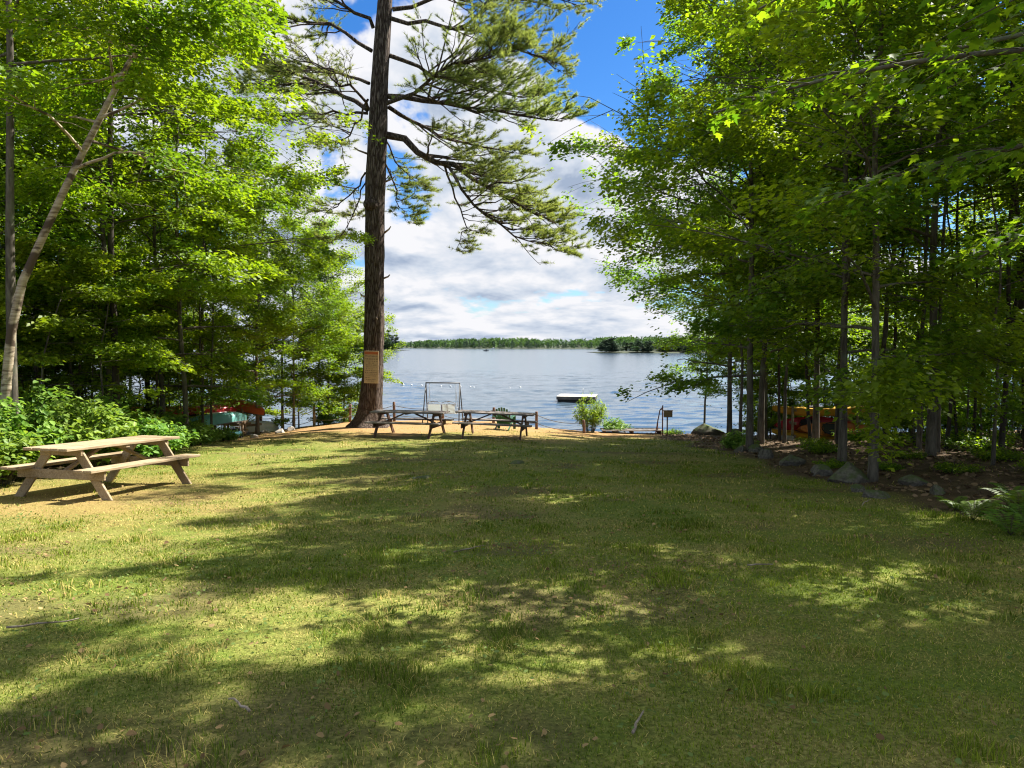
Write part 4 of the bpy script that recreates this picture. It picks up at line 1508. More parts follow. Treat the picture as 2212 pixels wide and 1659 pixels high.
# ------------------------------------------------------------------ stones
def stone_mesh(seed, mat='stone'):
    rng = np.random.default_rng(seed)
    bm = bmesh.new()
    bmesh.ops.create_icosphere(bm, subdivisions=3, radius=1.0)
    co = np.array([v.co for v in bm.verts])
    # cut by random planes for faceted sides, then roughen
    for _ in range(16):
        nrm = rng.normal(0, 1, 3)
        nrm /= np.linalg.norm(nrm)
        lim = rng.uniform(0.48, 0.85)
        d = co @ nrm
        ex = np.maximum(d - lim, 0)
        co = co - ex[:, None] * nrm * 0.97
    co *= 1 + 0.10 * (fbm(co[:, 0] * 2 + 5, co[:, 1] * 2 + co[:, 2] * 3, seed, 3)[:, None] - 0.5)
    for v, c in zip(bm.verts, co):
        v.co = c
    me = bpy.data.meshes.new('boulder')
    bm.to_mesh(me)
    bm.free()
    me.materials.append(M[mat])
    return me


STONES = [stone_mesh(80 + k) for k in range(5)]


def boulder(label, u, v, w, h, kd, rz=0.0, group=None, dx=None, name='boulder'):
    """w, h in metres; (u, v) where its front foot meets the ground"""
    p = hit(u, v) if dx is None else np.array(dx)
    p[1] += 0.0 if dx is not None else w * 0.3
    o = mobj(name, STONES[kd])
    o.location = (p[0], p[1], gz(p[0], p[1]) + h * 0.04)
    w, h = (w * .66, h * .72) if dx is None and group is None else (w, h)
    o.scale = (w / 1.7, w / 1.9, h / 1.35)
    o.rotation_euler = (0.05 * kd, 0.07 * (2 - kd), rz)
    tag(o, label, 'boulder', group)
    return o


boulder('largest pointed grey boulder at the edge of the right-hand wood', 1850, 1046, 1.05, 0.62, 0, 0.4)
boulder('broad rounded boulder left of the largest pointed one', 1730, 1008, 0.95, 0.48, 1, 1.0)
boulder('small angular stone left of the broad rounded boulder', 1662, 992, 0.55, 0.40, 2, 0.2)
boulder('squarish stone at the lawn corner nearest the kayaks', 1602, 978, 0.55, 0.42, 3, 2.0)
boulder('flat stone beside the squarish one at the lawn corner', 1636, 978, 0.70, 0.34, 4, 0.8)
boulder('mossy stone between the broad and the largest boulder', 1785, 1030, 0.70, 0.36, 2, 2.6)
boulder('low mossy stone in front of the largest boulder', 1910, 1078, 0.75, 0.28, 3, 0.3)
boulder('small stone at the foot of the largest boulder', 1862, 1066, 0.40, 0.20, 4, 1.3)
boulder('dark flat boulder in the shade right of the largest one', 2000, 1052, 0.80, 0.36, 1, 0.1)
boulder('small mossy stone half sunk in the leaf litter right of the lawn', 2035, 1070, 0.40, 0.24, 0, 2.2)
boulder('large dark shore boulder at the water right of the landing', 1530, 962, 1.5, 0.85, 1, 0.6, dx=at(1535, 950, 31.5))
boulder('small shore stone beside the large dark shore boulder', 1590, 962, 0.7, 0.5, 4, 1.6, dx=at(1590, 950, 30.5))
for i, (u, v, w) in enumerate([(556, 934, .45), (575, 936, .4), (590, 930, .5), (536, 940, .35), (548, 946, .3), (604, 936, .4), (524, 930, .4), (628, 930, .35)]):
    o = boulder('one of the small pale stones behind the rope fence beside the grey dinghy', u, v, w, w * 0.6, i % 5, i * 1.1, 'pale stones behind the rope fence', name='stone')
    o.material_slots[0].link = 'OBJECT'
    o.material_slots[0].material = M['stone_pale']
for i, (x, y, w) in enumerate([(-1.63, 12.9, .5), (0.1, 15.5, .5)]):
    o = mobj('flat_stone', STONES[4])
    o.location = (x, y, gz(x, y) - 0.03)
    o.scale = (w / 1.7, w / 2.6, 0.10)
    o.rotation_euler = (0, 0, 0.3 + i)
    tag(o, ('grey flat rock flush with the lawn in the middle distance', 'pale flat rock showing through the grass nearer the tables')[i], 'stone')

# ------------------------------------------------------------------ picnic tables
def picnic_table(label, loc, rz, wood, wood2, top_h=0.76, length=2.44, leg_x=0.93, foot=0.80, tilt=(0, 0)):
    t = thing('picnic_table', label, 'picnic table', loc, (tilt[0], tilt[1], rz), 'picnic tables')
    W, W2 = M[wood], M[wood2]
    bw, gap = 0.143, 0.010
    rg = random.Random(hash(label) % 1000 if False else len(label))

    def board(name, x0, x1, y, z, w=bw, th=0.040):
        dz = rg.uniform(-0.002, 0.002)
        o = bm_obj(name, box_bm((x1 - x0, w, th), bevel=0.005), W, t)
        o.location = ((x0 + x1) / 2 + rg.uniform(-.008, .008), y, z + dz)
        o.rotation_euler = (rg.uniform(-.008, .008), 0, 0)
    for i in range(5):
        board('tabletop_board', -length / 2, length / 2, (i - 2) * (bw + gap), top_h - 0.02)
    for s in (-1, 1):
        for i in range(2):
            board('bench_board', -length / 2, length / 2, s * (0.64 + (i - 0.5) * (bw + gap)), 0.445)
    for sx in (-1, 1):
        x = sx * leg_x
        beam('top_cleat', (x, -0.36, top_h - 0.085), (x, 0.36, top_h - 0.085), 0.040, 0.085, W2, t)
        beam('bench_beam', (x, -0.76, 0.355), (x, 0.76, 0.355), 0.040, 0.135, W2, t)
        for sy in (-1, 1):
            beam('leg', (x - sx * 0.043, sy * 0.27, top_h - 0.045), (x - sx * 0.043, sy * foot, -0.03), 0.040, 0.135, W2, t, up=(1, 0, 0.0)) if False else leg(t, x - sx * 0.043, sy, top_h, foot, W2)
        beam('brace', (x - sx * 0.085, 0, 0.40), (sx * 0.16, 0, top_h - 0.065), 0.085, 0.040, W2, t)
    beam('middle_cleat', (0, -0.36, top_h - 0.062), (0, 0.36, top_h - 0.062), 0.085, 0.040, W2, t)
    return t


def leg(t, x, sy, top_h, foot, mat):
    """flat plank leg, slanted in the y-z plane with level ends"""
    y0, z0, y1, z1 = sy * 0.24, top_h - 0.045, sy * foot, -0.04
    hw, hx = 0.085, 0.020
    V = [(x + ax * hx, yy + b * hw, zz) for (yy, zz) in ((y0, z0), (y1, z1)) for b in (-1, 1) for ax in (-1, 1)]
    bm = bmesh.new()
    vs = [bm.verts.new(v) for v in V]
    for f in ((0, 1, 3, 2), (4, 6, 7, 5), (0, 4, 5, 1), (2, 3, 7, 6), (0, 2, 6, 4), (1, 5, 7, 3)):
        bm.faces.new([vs[i] for i in f])
    bmesh.ops.recalc_face_normals(bm, faces=bm.faces)
    bmesh.ops.bevel(bm, geom=list(bm.edges), offset=0.005, segments=1, affect='EDGES')
    return bm_obj('leg', bm, mat, t)


LT = (-6.42, 11.75)
ltz = gz(*LT)
picnic_table('large sunlit tan picnic table at the left edge of the lawn', (LT[0], LT[1], ltz + 0.02), R(77), 'wood_tan', 'wood_tan', tilt=(0, 0.045))
TA = at(886, 947, 23.6)
picnic_table('grey weathered picnic table beside the pine trunk, left of the pair', (TA[0], 23.6, gz(TA[0], 23.6) + 0.02), R(-13), 'wood_grey', 'wood_brown')
TB = at(1070, 950, 23.2)
picnic_table('grey weathered picnic table in front of the green chair, right of the pair', (TB[0], 23.2, gz(TB[0], 23.2) + 0.02), R(-9), 'wood_grey', 'wood_brown', tilt=(0, 0.03))

# ------------------------------------------------------------------ swing
def build_swing():
    Y = 29.6
    c = at(957, 926, Y)
    z = gz(c[0], Y)
    t = thing('garden_swing', 'dark metal A-frame swing seat facing the lake between pine and fence', 'swing', (c[0], Y, z), (0, 0, R(-6)))
    h, w = 1.62, 1.36
    a = Acc()
    a.tube([(-w / 2 - .02, 0, h), (w / 2 + .02, 0, h)], 0.024, 8)
    a.obj('top_bar', M['steel'], t, True)
    for sx in (-1, 1):
        for sy in (-1, 1):
            a = Acc()
            a.tube([(sx * w / 2, 0, h), (sx * (w / 2 + .05), sy * 0.50, -0.03)], 0.022, 8)
            a.obj('leg', M['steel'], t, True)
        a = Acc()
        a.tube([(sx * (w / 2 + .03), -0.33, h * 0.30), (sx * (w / 2 + .03), 0.33, h * 0.30)], 0.014, 6)
        a.obj('side_brace', M['steel'], t, True)
        for sy in (-1, 1):
            a = Acc()
            a.tube([(sx * 0.53, 0, h), (sx * 0.53, sy * 0.02, h * .75), (sx * 0.56, sy * 0.22, 0.62)], 0.007, 5)
            a.obj('chain', M['chain'], t, True)
    # seat: two sling panels in a scrolled wire frame
    s = mobj('seat', None, t) if False else None
    fr = Acc()
    for sx in (-1, 1):
        fr.tube([(sx * .58, .24, .40), (sx * .58, -.22, .42), (sx * .58, -.34, .80)], 0.011, 6)
        fr.tube([(sx * .58, .24, .40), (sx * .58, .24, .62), (sx * .58, -.28, .64)], 0.010, 6)
        pts = [(sx * .58, -.34, .80), (sx * .50, -.35, .87), (sx * .33, -.355, .915), (sx * .16, -.355, .90), (sx * .02, -.35, .84)]
        fr.tube(pts, 0.011, 6)
        fr.tube([(sx * .33 + .07 * math.cos(q), -.357, .865 + .035 * math.sin(q)) for q in np.linspace(0, 5.2, 10)], 0.008, 5)
    fr.tube([(-.58, -.34, .80), (.58, -.34, .80)], 0.010, 6)
    fr.tube([(-.58, -.22, .42), (.58, -.22, .42)], 0.011, 6)
    fr.tube([(-.58, .24, .40), (.58, .24, .40)], 0.011, 6)
    sf = fr.obj('seat_frame', M['chain'], t, True)
    for sx in (-1, 1):
        bm = box_bm((.50, .010, .36), (sx * .285, -.285, .61), Matrix.Rotation(R(17), 4, 'X'))
        bm_obj('back_panel', bm, M['sling'], sf)
        bm = box_bm((.50, .44, .010), (sx * .285, .01, .418))
        bm_obj('seat_panel', bm, M['sling'], sf)


build_swing()

# ------------------------------------------------------------------ green chair
def build_chair():
    Y = 27.3
    c = at(1090, 935, Y)
    t = thing('adirondack_chair', 'dark green slatted garden chair seen from behind, facing the lake', 'chair', (c[0], Y, gz(c[0], Y) + .01), (0, 0, R(-14)))
    m = M['green_plastic']
    # front is +y
    for s in (-1, 1):
        beam('front_leg', (s * .30, .30, 0), (s * .30, .30, .50), .10, .025, m, t, up=(0, 1, 0))
        beam('rear_leg', (s * .25, .36, .36), (s * .25, -.44, .03), .022, .10, m, t)
        beam('armrest', (s * .34, .40, .53), (s * .33, -.30, .50), .13, .024, m, t)
    for i in range(5):
        y = .34 - i * .115
        o = bm_obj('seat_slat', box_bm((.52, .10, .02), bevel=.004), m, t)
        o.location = (0, y, .385 - (i * .115) * .42)
        o.rotation_euler = (R(22), 0, 0)
    n = 7
    for i in range(n):
        f = (i - 3) / 3.0
        hgt = .70 - .16 * f * f
        p = Vector((f * .19, -.16, .20))
        q = Vector((f * .29, -.16 - hgt * .42, .20 + hgt * .94))
        beam('back_slat', p, q, .074, .018, m, t, up=(0, -.9, -.4))
    beam('back_rail', (-.28, -.255, .46), (.28, -.255, .46), .02, .07, m, t)
    beam('back_rail', (-.24, -.185, .24), (.24, -.185, .24), .02, .07, m, t)


build_chair()

# ------------------------------------------------------------------ rope fence
def build_fence():
    posts = [(564, 897, 936, 30.6), (610, 885, 926, 31.2), (679, 878, 921, 31.4), (756, 873, 913, 31.5), (852, 868, 912, 31.5), (957, 874, 913, 31.4),
             (1066, 880, 917, 31.2), (1159, 889, 930, 30.6), (1262, 909, 943, 30.0)]
    c = at(852, 912, 31.5)
    t = thing('rope_fence', 'row of short wooden posts with two ropes along the lake edge', 'fence', (c[0], 31.5, gz(c[0], 31.5)))
    b0 = np.array(t.location)
    tops = []
    for i, (u, v0, v1, Y) in enumerate(posts):
        p = at(u, v1, Y)
        z = gz(p[0], Y)
        h = max(0.55, at(u, v0, Y)[2] - z)
        rng = np.random.default_rng(i)
        a = Acc()
        lx, ly = rng.normal(0, .02, 2)
        r = 0.060
        pts = [(0, 0, -.25), (lx * .3, ly * .3, h * .35), (lx * .7, ly * .7, h * .75), (lx, ly, h - .012), (lx, ly, h)]
        a.tube(pts, [r * 1.08, r, r * .98, r * .96, r * .75], 10)
        o = a.obj('post', M['post_pale'] if i in (1, 2) else M['post'], t, True)
        o.location = np.array((p[0], Y, z)) - b0
        tops.append((np.array((p[0] + lx, Y - .06 + ly, z)) - b0, h))
    for i in range(len(tops) - 1):
        (p, hp), (q, hq) = tops[i], tops[i + 1]
        for lev in (0.82, 0.36):
            s = np.linspace(0, 1, 12)
            pts = (p + (0, 0, hp * lev)) * (1 - s)[:, None] + (q + (0, 0, hq * lev)) * s[:, None]
            pts[:, 2] -= 4 * s * (1 - s) * (0.10 + 0.05 * (i % 2))
            a = Acc()
            a.tube(pts, 0.013, 6)
            a.obj('rope', M['rope_pale'] if i < 3 else M['rope'], t, True)


build_fence()

# ------------------------------------------------------------------ sign on the pine
def text_mesh(s, size, name, mat, depth=0.002):
    cu = bpy.data.curves.new(name, 'FONT')
    cu.body = s
    cu.size = size
    cu.align_x = 'CENTER'
    cu.align_y = 'CENTER'
    cu.extrude = depth
    o = bpy.data.objects.new(name, cu)
    C.objects.link(o)
    dg = bpy.context.evaluated_depsgraph_get()
    me = bpy.data.meshes.new_from_object(o.evaluated_get(dg))
    bpy.data.objects.remove(o)
    me.materials.clear()
    me.materials.append(mat)
    me.name = name
    return me


def build_sign():
    Y = PINE_XY[1] - 0.56
    tl, br = at(786, 758, Y), at(818, 828, Y)
    w, h = abs(br[0] - tl[0]), abs(tl[2] - br[2])
    c = ((tl[0] + br[0]) / 2, Y, (tl[2] + br[2]) / 2)
    t = thing('notice_board', 'tan notice board with red heading nailed to the pine trunk', 'sign', c, (0, R(1.5), R(-4)))
    bm_obj('board', box_bm((w, .022, h), bevel=.004), M['sign_tan'], t)
    o = bm_obj('header_band', box_bm((w * .94, .004, h * .085)), M['sign_red'], t)
    o.location = (0, -.0145, h * .435)
    rg = random.Random(3)
    fx = Matrix.Rotation(PI / 2, 4, 'X')
    me = text_mesh('PRIVATE BEACH', w * .118, 'heading_text', M['sign_ink'])
    me.transform(fx)
    o = mobj('heading_text', me, t)
    o.location = (0, -.0145, h * .335)
    # rows of small print, too fine to read: words as separate strokes of paint
    rows = [(.25, .92, 0, .034), (.185, .94, 0, .024), (.125, .42, 0, .026), (.065, .76, .02, .026), (.005, .74, .02, .024), (-.055, .50, -.10, .022),
            (-.11, .78, 0, .022), (-.165, .86, 0, .022), (-.215, .72, .04, .022), (-.27, .66, .02, .022), (-.32, .34, -.22, .022), (-.38, .66, 0, .022), (-.43, .48, 0, .018)]
    for (fy, fw, off, th) in rows:
        a = Acc()
        x = -fw * w / 2 + off * w
        end = fw * w / 2 + off * w
        while x < end - .01:
            l = min(rg.uniform(.03, .085), end - x)
            for q in range(max(1, int(l / .013))):
                x0 = x + q * .013
                hh = h * th * rg.choice((.8, .8, 1.1)) * .5
                V = [(x0, -.0135, fy * h - hh), (x0 + .009, -.0135, fy * h - hh), (x0 + .009, -.0135, fy * h + hh), (x0, -.0135, fy * h + hh)]
                a.add(V, [[0, 1, 2, 3]])
            x += l + .016
        a.obj('text_line', M['sign_ink'], t)


build_sign()

# ------------------------------------------------------------------ landing, handrail, small board
def build_landing():
    Y = 30.9
    a_, b_ = at(1300, 944, Y), at(1432, 948, Y)
    cx = (a_[0] + b_[0]) / 2
    z = max(gz(cx, Y), gz(cx - 1, Y)) + 0.02
    t = thing('landing_deck', 'low grey plank landing at the lake edge right of the bush', 'deck', (cx, Y, z))
    L_ = b_[0] - a_[0]
    for i in range(6):
        o = bm_obj('plank', box_bm((L_, .14, .04), bevel=.004), M['wood_grey'], t)
        o.location = (0, -.1 + i * .152, .09)
    for s in (-1, 0, 1):
        o = bm_obj('joist', box_bm((.05, .92, .14), bevel=.004), M['wood_brown'], t)
        o.location = (s * L_ * .45, .28, 0)
    Y2 = 30.6
    c = at(1424, 948, Y2)
    z2 = gz(c[0], Y2)
    r = thing('step_handrail', 'rusty iron handrail frame at the landing beside the small board', 'handrail', (c[0], Y2, z2))
    px = S_ / FPX * Y2
    a = Acc()
    a.tube([(-.18, 0, -.1), (.02, .02, 1.02), (.10, .02, 1.12)], .022, 7)
    a.obj('slanted_rail', M['rust'], r, True)
    a = Acc()
    a.tube([(.13, 0, -.2), (.13, 0, 1.22)], .026, 7)
    a.obj('upright', M['rust'], r, True)
    a = Acc()
    a.tube([(-.02, .25, -.2), (-.02, .25, .62)], .020, 7)
    a.obj('upright', M['rust'], r, True)
    for z_ in (.30, .46):
        a = Acc()
        a.tube([(-.11, 0, z_), (-.02, .25, z_)], .014, 6)
        a.obj('rung', M['rust'], r, True)
    a = Acc()
    a.tube([(.02, .02, 1.04), (.13, 0, 1.06)], .018, 6)
    a.obj('top_rail', M['rust'], r, True)
    Y3 = 30.4
    c = at(1441, 950, Y3)
    z3 = gz(c[0], Y3)
    s = thing('post_board', 'small weathered wooden board on a dark post by the landing', 'sign', (c[0], Y3, z3))
    a = Acc()
    a.tube([(0, 0, -.2), (0, 0, .84)], .030, 8)
    a.obj('post', M['post'], s, True)
    bt = at(1432, 902, Y3)[2] - z3
    bm_obj('board', box_bm((.36, .04, .26), (0.02, -.035, .88), bevel=.006), M['wood_rack'], s)
    bm_obj('cap', box_bm((.40, .09, .02), (0.02, -.03, 1.025), bevel=.003), M['wood_brown'], s)


build_landing()

# ------------------------------------------------------------------ raft, buoys, far boats
def build_raft():
    d = 62.0
    c = at(1247, 866, d)
    t = thing('swim_raft', 'flat wooden swim raft with pale deck floating on the lake', 'raft', (c[0], d, WATER_Z), (0, 0, R(-10)))
    for i in range(18):
        o = bm_obj('deck_board', box_bm((3.15, .165, .04), bevel=.006), M['raft_deck'], t)
        o.location = (0, -1.53 + i * .18, .50)
    for s in (-1, 1):
        bm_obj('side_beam', box_bm((3.1, .06, .22), (0, s * 1.58, .36), bevel=.006), M['raft_side'], t)
        bm_obj('end_beam', box_bm((.06, 3.08, .22), (s * 1.55, 0, .36), bevel=.006), M['raft_side'], t)
        bm_obj('float', box_bm((3.0, .8, .42), (0, s * 1.08, .08), bevel=.06), M['black'], t)
    a = Acc()
    a.tube([(.35, 1.45, .5), (.35, 1.45, .95), (.35, 1.7, 1.0), (.35, 1.75, .2)], .02, 6)
    a.obj('ladder_rail', M['chain'], t, True)


build_raft()
for i, (u, v, r) in enumerate([(869, 833, .17), (889, 833, .08), (911, 834, .09), (953, 835, .08), (973, 836, .08), (995, 836, .08), (1016, 837, .08), (1024, 838, .07),
                               (1101, 838, .06), (1124, 838, .08)]):
    d = (EYE - WATER_Z) / ((v - 746) * S_) * FPX
    p = at(u, v, d)
    bm = bmesh.new()
    bmesh.ops.create_uvsphere(bm, u_segments=12, v_segments=8, radius=r)
    bmesh.ops.scale(bm, vec=(1.35, 1, 1), verts=bm.verts)
    o = bm_obj('swim_buoy', bm, M['white_float'], None, True)
    o.location = (p[0], d, WATER_Z + r * 0.35)
    if i == 0:
        tag(o, 'largest white float at the left end of the swim line', 'buoy', 'floats of the swim line')
    else:
        tag(o, 'one of the small white floats of the swim line on the lake', 'buoy', 'floats of the swim line')


def hull_mesh(L_, W, D, mat, n=22, sharp=1.0, deck=True, rocker=0.06, name='hull', flat=0.55):
    """boat hull pointed at both ends, keel down, x along the boat; deck closes the top"""
    t = np.linspace(-1, 1, n)
    w = W / 2 * np.maximum(1 - np.abs(t) ** (2.0 * sharp), 0.0) ** 0.75 + 0.012
    z_top = rocker * 1.6 * np.abs(t) ** 2.5
    z_bot = -D + D * 0.55 * np.abs(t) ** 4 + rocker * t * t
    S = 11
    a = np.linspace(0, PI, S)
    V = np.zeros((n, S, 3))
    for i in range(n):
        V[i, :, 0] = t[i] * L_ / 2
        V[i, :, 1] = w[i] * np.sign(np.cos(a)) * np.abs(np.cos(a)) ** flat
        V[i, :, 2] = z_top[i] + (z_bot[i] - z_top[i]) * np.sin(a) ** 0.8
    I = np.arange(n * S).reshape(n, S)
    q = np.stack((I[:-1, :-1], I[:-1, 1:], I[1:, 1:], I[1:, :-1]), -1).reshape(-1, 4)
    V = V.reshape(-1, 3)
    tr = []
    if deck:
        ridge = np.stack((t * L_ / 2, np.zeros(n), z_top + 0.05 * (1 - t * t)), 1)
        k = len(V)
        V = np.concatenate((V, ridge))
        for i in range(n - 1):
            q = np.concatenate((q, [[I[i, 0], k + i, k + i + 1, I[i + 1, 0]], [I[i, S - 1], I[i + 1, S - 1], k + i + 1, k + i]]))
    return np_mesh(name, V, q, None, True, None, [mat])


def kayak(label, loc, rot, mat, L_=3.2, W=0.68, D=0.26, group=None, name='kayak', cockpit=True, scale=1.0, cat='kayak'):
    t = thing(name, label, cat, loc, rot, group, scale)
    mobj('hull', hull_mesh(L_, W, D, M[mat], name=name + '_hull'), t)
    if cockpit:
        a = Acc()
        s = np.linspace(0, 2 * PI, 20)
        a.tube(np.stack((0.45 * np.cos(s) * L_ / 3.2 - .1, 0.22 * np.sin(s), 0.055 + 0 * s), 1), 0.018, 6)
        a.obj('cockpit_rim', M['black'], t, True)
        bm = box_bm((.8 * L_ / 3.2, .36, .012), (-.1, 0, .052), bevel=.005)  # solid black plate painting the shade inside the cockpit
        bm_obj('cockpit_dark_plate', bm, M['black'], t)
        for s_ in (-1, 1):
            a = Acc()
            a.tube([(s_ * L_ * .47, -.02, .10), (s_ * L_ * .485, 0, .16), (s_ * L_ * .47, .02, .10)], .012, 5)
            a.obj('carry_handle', M['black'], t, True)
    return t


def canoe_upturned(label, loc, rot, mat, L_=4.2, W=0.85, D=0.34, group=None, gun='wood_grey', scale=1.0):
    """open canoe lying keel up"""
    t = thing('canoe', label, 'canoe', loc, rot, group, scale)
    h = mobj('hull', hull_mesh(L_, W, D, M[mat], deck=False, name='canoe_hull', sharp=1.2), t)
    h.rotation_euler = (PI, 0, 0)
    n = 18
    s = np.linspace(-1, 1, n)
    w = W / 2 * np.maximum(1 - np.abs(s) ** 2.4, 0) ** 0.75 + 0.02
    for sg in (-1, 1):
        a = Acc()
        a.tube(np.stack((s * L_ / 2, sg * w, -0.06 * 1.6 * np.abs(s) ** 2.5), 1), .018, 6)
        a.obj('gunwale', M[gun], t, True)
    for x in (-.22, .22):
        bm_obj('thwart', box_bm((.07, W * .92, .025), (x * L_, 0, -.01), bevel=.004), M[gun], t)
    return t


def rack(label, loc, rz, L_, heights, depth=0.7):
    t = thing('boat_rack', label, 'boat rack', loc, (0, 0, rz), 'boat racks')
    top = max(heights) + .12
    for sx in (-1, 1):
        for sy in (-1, 1):
            a = Acc()
            a.tube([(sx * L_ / 2, sy * depth / 2, -.2), (sx * L_ / 2, sy * depth / 2, top)], .045, 8)
            a.obj('upright', M['wood_rack'], t, True)
        for h in heights:
            beam('crossbar', (sx * L_ / 2 + .07, -depth / 2 - .1, h), (sx * L_ / 2 + .07, depth / 2 + .1, h), .05, .09, M['wood_rack'], t)
    beam('long_rail', (-L_ / 2 - .2, depth / 2 + .08, heights[-1] - .12), (L_ / 2 + .2, depth / 2 + .08, heights[-1] - .12), .04, .09, M['wood_rack'], t)
    return t


# right rack
YR = 25.2
k0, k1 = at(1663, 882, YR), at(1882, 884, YR)
kc = (k0 + k1) / 2
zr = gz(kc[0], YR)
rack('timber rack holding the yellow and red kayaks in the right-hand wood', (kc[0], YR, zr), R(2), 2.2, (.30, .72, 1.17))
kayak('long yellow orange kayak on the top of the rack in the right-hand wood', (kc[0], YR - .05, at(1770, 884, YR)[2] + .04), (0, 0, R(2)), 'yellow', 3.35, .66, .27, 'kayaks on the right rack')
p0 = at(1673, 917, YR)
kayak('red kayak on the middle level of the right-hand rack', (p0[0] + 1.35, YR + .1, at(1680, 917, YR)[2] - .02), (R(70), 0, R(3)), 'red', 2.7, .56, .26, 'kayaks on the right rack')
p0 = at(1768, 920, YR)
kayak('orange kayak beside the red one on the right-hand rack', (p0[0] + .45, YR - .28, at(1790, 925, YR)[2]), (R(60), 0, R(2)), 'orange', 2.6, .50, .22, 'kayaks on the right rack')
p0 = at(1662, 940, YR)
kayak('yellow kayak on the lowest level of the right-hand rack', (p0[0] + 1.3, YR - .1, at(1680, 938, YR)[2] + .06), (0, R(3), R(4)), 'yellow', 2.6, .60, .22, 'kayaks on the right rack')
p0 = at(1700, 952, YR - .5)
o = thing('concrete_block', 'grey concrete block under the lowest yellow kayak', 'block', (p0[0], YR - .5, gz(p0[0], YR - .5)))
for dx in (-.15, 0, .15):
    bm_obj('web', box_bm((.035, .19, .19), (dx, 0, .095), bevel=.004), M['concrete'], o)
for dy in (-.08, .08):
    bm_obj('face_shell', box_bm((.40, .035, .188), (0, dy, .095), bevel=.004), M['concrete'], o)

# left boats
YL = 26.5
c = at(340, 887, YL)
zl = gz(c[0], YL)
kayak('orange kayak behind the thin trunks at the left', (c[0], YL, at(340, 884, YL)[2]), (R(14), 0, R(8)), 'orange', 2.6, .56, .24, 'boats on the left shore')
c2 = at(430, 885, YL + .6)
canoe_upturned('red and white canoe lying keel up behind the teal one', (c2[0], YL + .6, at(430, 893, YL + .6)[2]), (0, R(-2), R(48)), 'red', 2.9, .72, .26, 'boats on the left shore', 'boat_white')
c3 = at(430, 897, YL)
kayak('yellow kayak half hidden between the red canoe and the teal canoe', (c3[0], YL + .1, at(430, 899, YL)[2]), (0, 0, R(12)), 'yellow', 2.6, .6, .22, 'boats on the left shore')
rack('timber rack behind the teal canoe on the left shore', (at(420, 920, YL + .4)[0], YL + .4, gz(at(420, 920, YL + .4)[0], YL + .4)), R(12), 3.4, (.25, .62))
c4 = at(450, 905, 24.6)
canoe_upturned('teal canoe lying keel up beside the thin paired stems', (c4[0], 24.9, at(450, 918, 24.6)[2]), (0, R(-4), R(58)), 'teal', 2.8, .74, .33, 'boats on the left shore')
for s in (-.75, .75):
    q = (c4[0] + s * math.cos(R(58)), 24.9 + s * math.sin(R(58)))
    h = at(450, 918, 24.6)[2] - gz(*q)
    tr = thing('trestle', 'short wooden trestle under the teal canoe, %s' % ('end nearer the thin stems' if s < 0 else 'end nearer the toy car'), 'trestle', (q[0], q[1], gz(*q)), (0, 0, R(58)))
    bm_obj('crossbar', box_bm((.08, .9, .08), (0, 0, h - .06), bevel=.006), M['wood_rack'], tr)
    for sy in (-1, 1):
        bm_obj('leg', box_bm((.07, .07, h), (0, sy * .35, h / 2 - .09), bevel=.006), M['wood_rack'], tr)
c5 = at(510, 880, 28.5)
canoe_upturned('red orange canoe lying keel up on a rack near the fence end', (c5[0] - .2, 28.9, at(510, 884, 28.5)[2]), (0, R(3), R(-34)), 'redorange', 3.6, .85, .34, 'boats on the left shore', 'dark_hull')
rack('timber rack under the red orange canoe', (c5[0] - .2, 28.9, gz(c5[0] - .2, 28.9)), R(-34), 1.9, (.5, .5 + .0, max(.7, at(510, 884, 28.5)[2] - gz(c5[0] - .2, 28.9) - .06)))
c6 = at(548, 903, 30.0)
canoe_upturned('pale grey dinghy lying keel up behind the first fence post', (c6[0], 30.6, gz(c6[0], 30.6) + .10), (0, R(6), R(70)), 'boat_grey', 2.4, 1.0, .42, 'boats on the left shore', 'boat_grey')


def toy_car():
    Y = 24.4
    c = at(508, 930, Y)
    t = thing('toy_car', 'small pale blue plastic toy car with white windscreen frame beside teal canoe', 'toy car', (c[0], Y, gz(c[0], Y)), (0, 0, R(12)))
    # nose towards the camera and right
    V = [(-.19, -.26, .08), (.19, -.26, .08), (.19, -.26, .15), (-.19, -.26, .15), (-.19, .24, .08), (.19, .24, .08), (.19, .24, .22), (-.19, .24, .22), (-.18, .02, .23), (.18, .02, .23)]
    bm = bmesh.new()
    vs = [bm.verts.new(v) for v in V]
    for f in ((0, 1, 2, 3), (4, 7, 6, 5), (0, 4, 5, 1), (3, 2, 9, 8), (8, 9, 6, 7), (0, 3, 8, 7, 4), (1, 5, 6, 9, 2)):
        bm.faces.new([vs[i] for i in f])
    bmesh.ops.bevel(bm, geom=list(bm.edges), offset=.02, segments=2, affect='EDGES')
    bm_obj('body', bm, M['skyblue'], t, False)
    a = Acc()
    a.tube([(-.17, .02, .21), (-.16, .06, .38), (.16, .06, .38), (.17, .02, .21)], .016, 6)
    a.obj('windscreen_frame', M['boat_white'], t, True)
    bm_obj('seat', box_bm((.26, .14, .10), (0, .17, .26), bevel=.02), M['black'], t)
    for sx in (-1, 1):
        for sy in (-.17, .16):
            bm = bmesh.new()
            bmesh.ops.create_cone(bm, cap_ends=True, segments=16, radius1=.08, radius2=.08, depth=.05, matrix=Matrix.Translation((sx * .19, sy, .08)) @ Matrix.Rotation(PI / 2, 4, 'Y'))
            bm_obj('wheel', bm, M['black'], t)


toy_car()
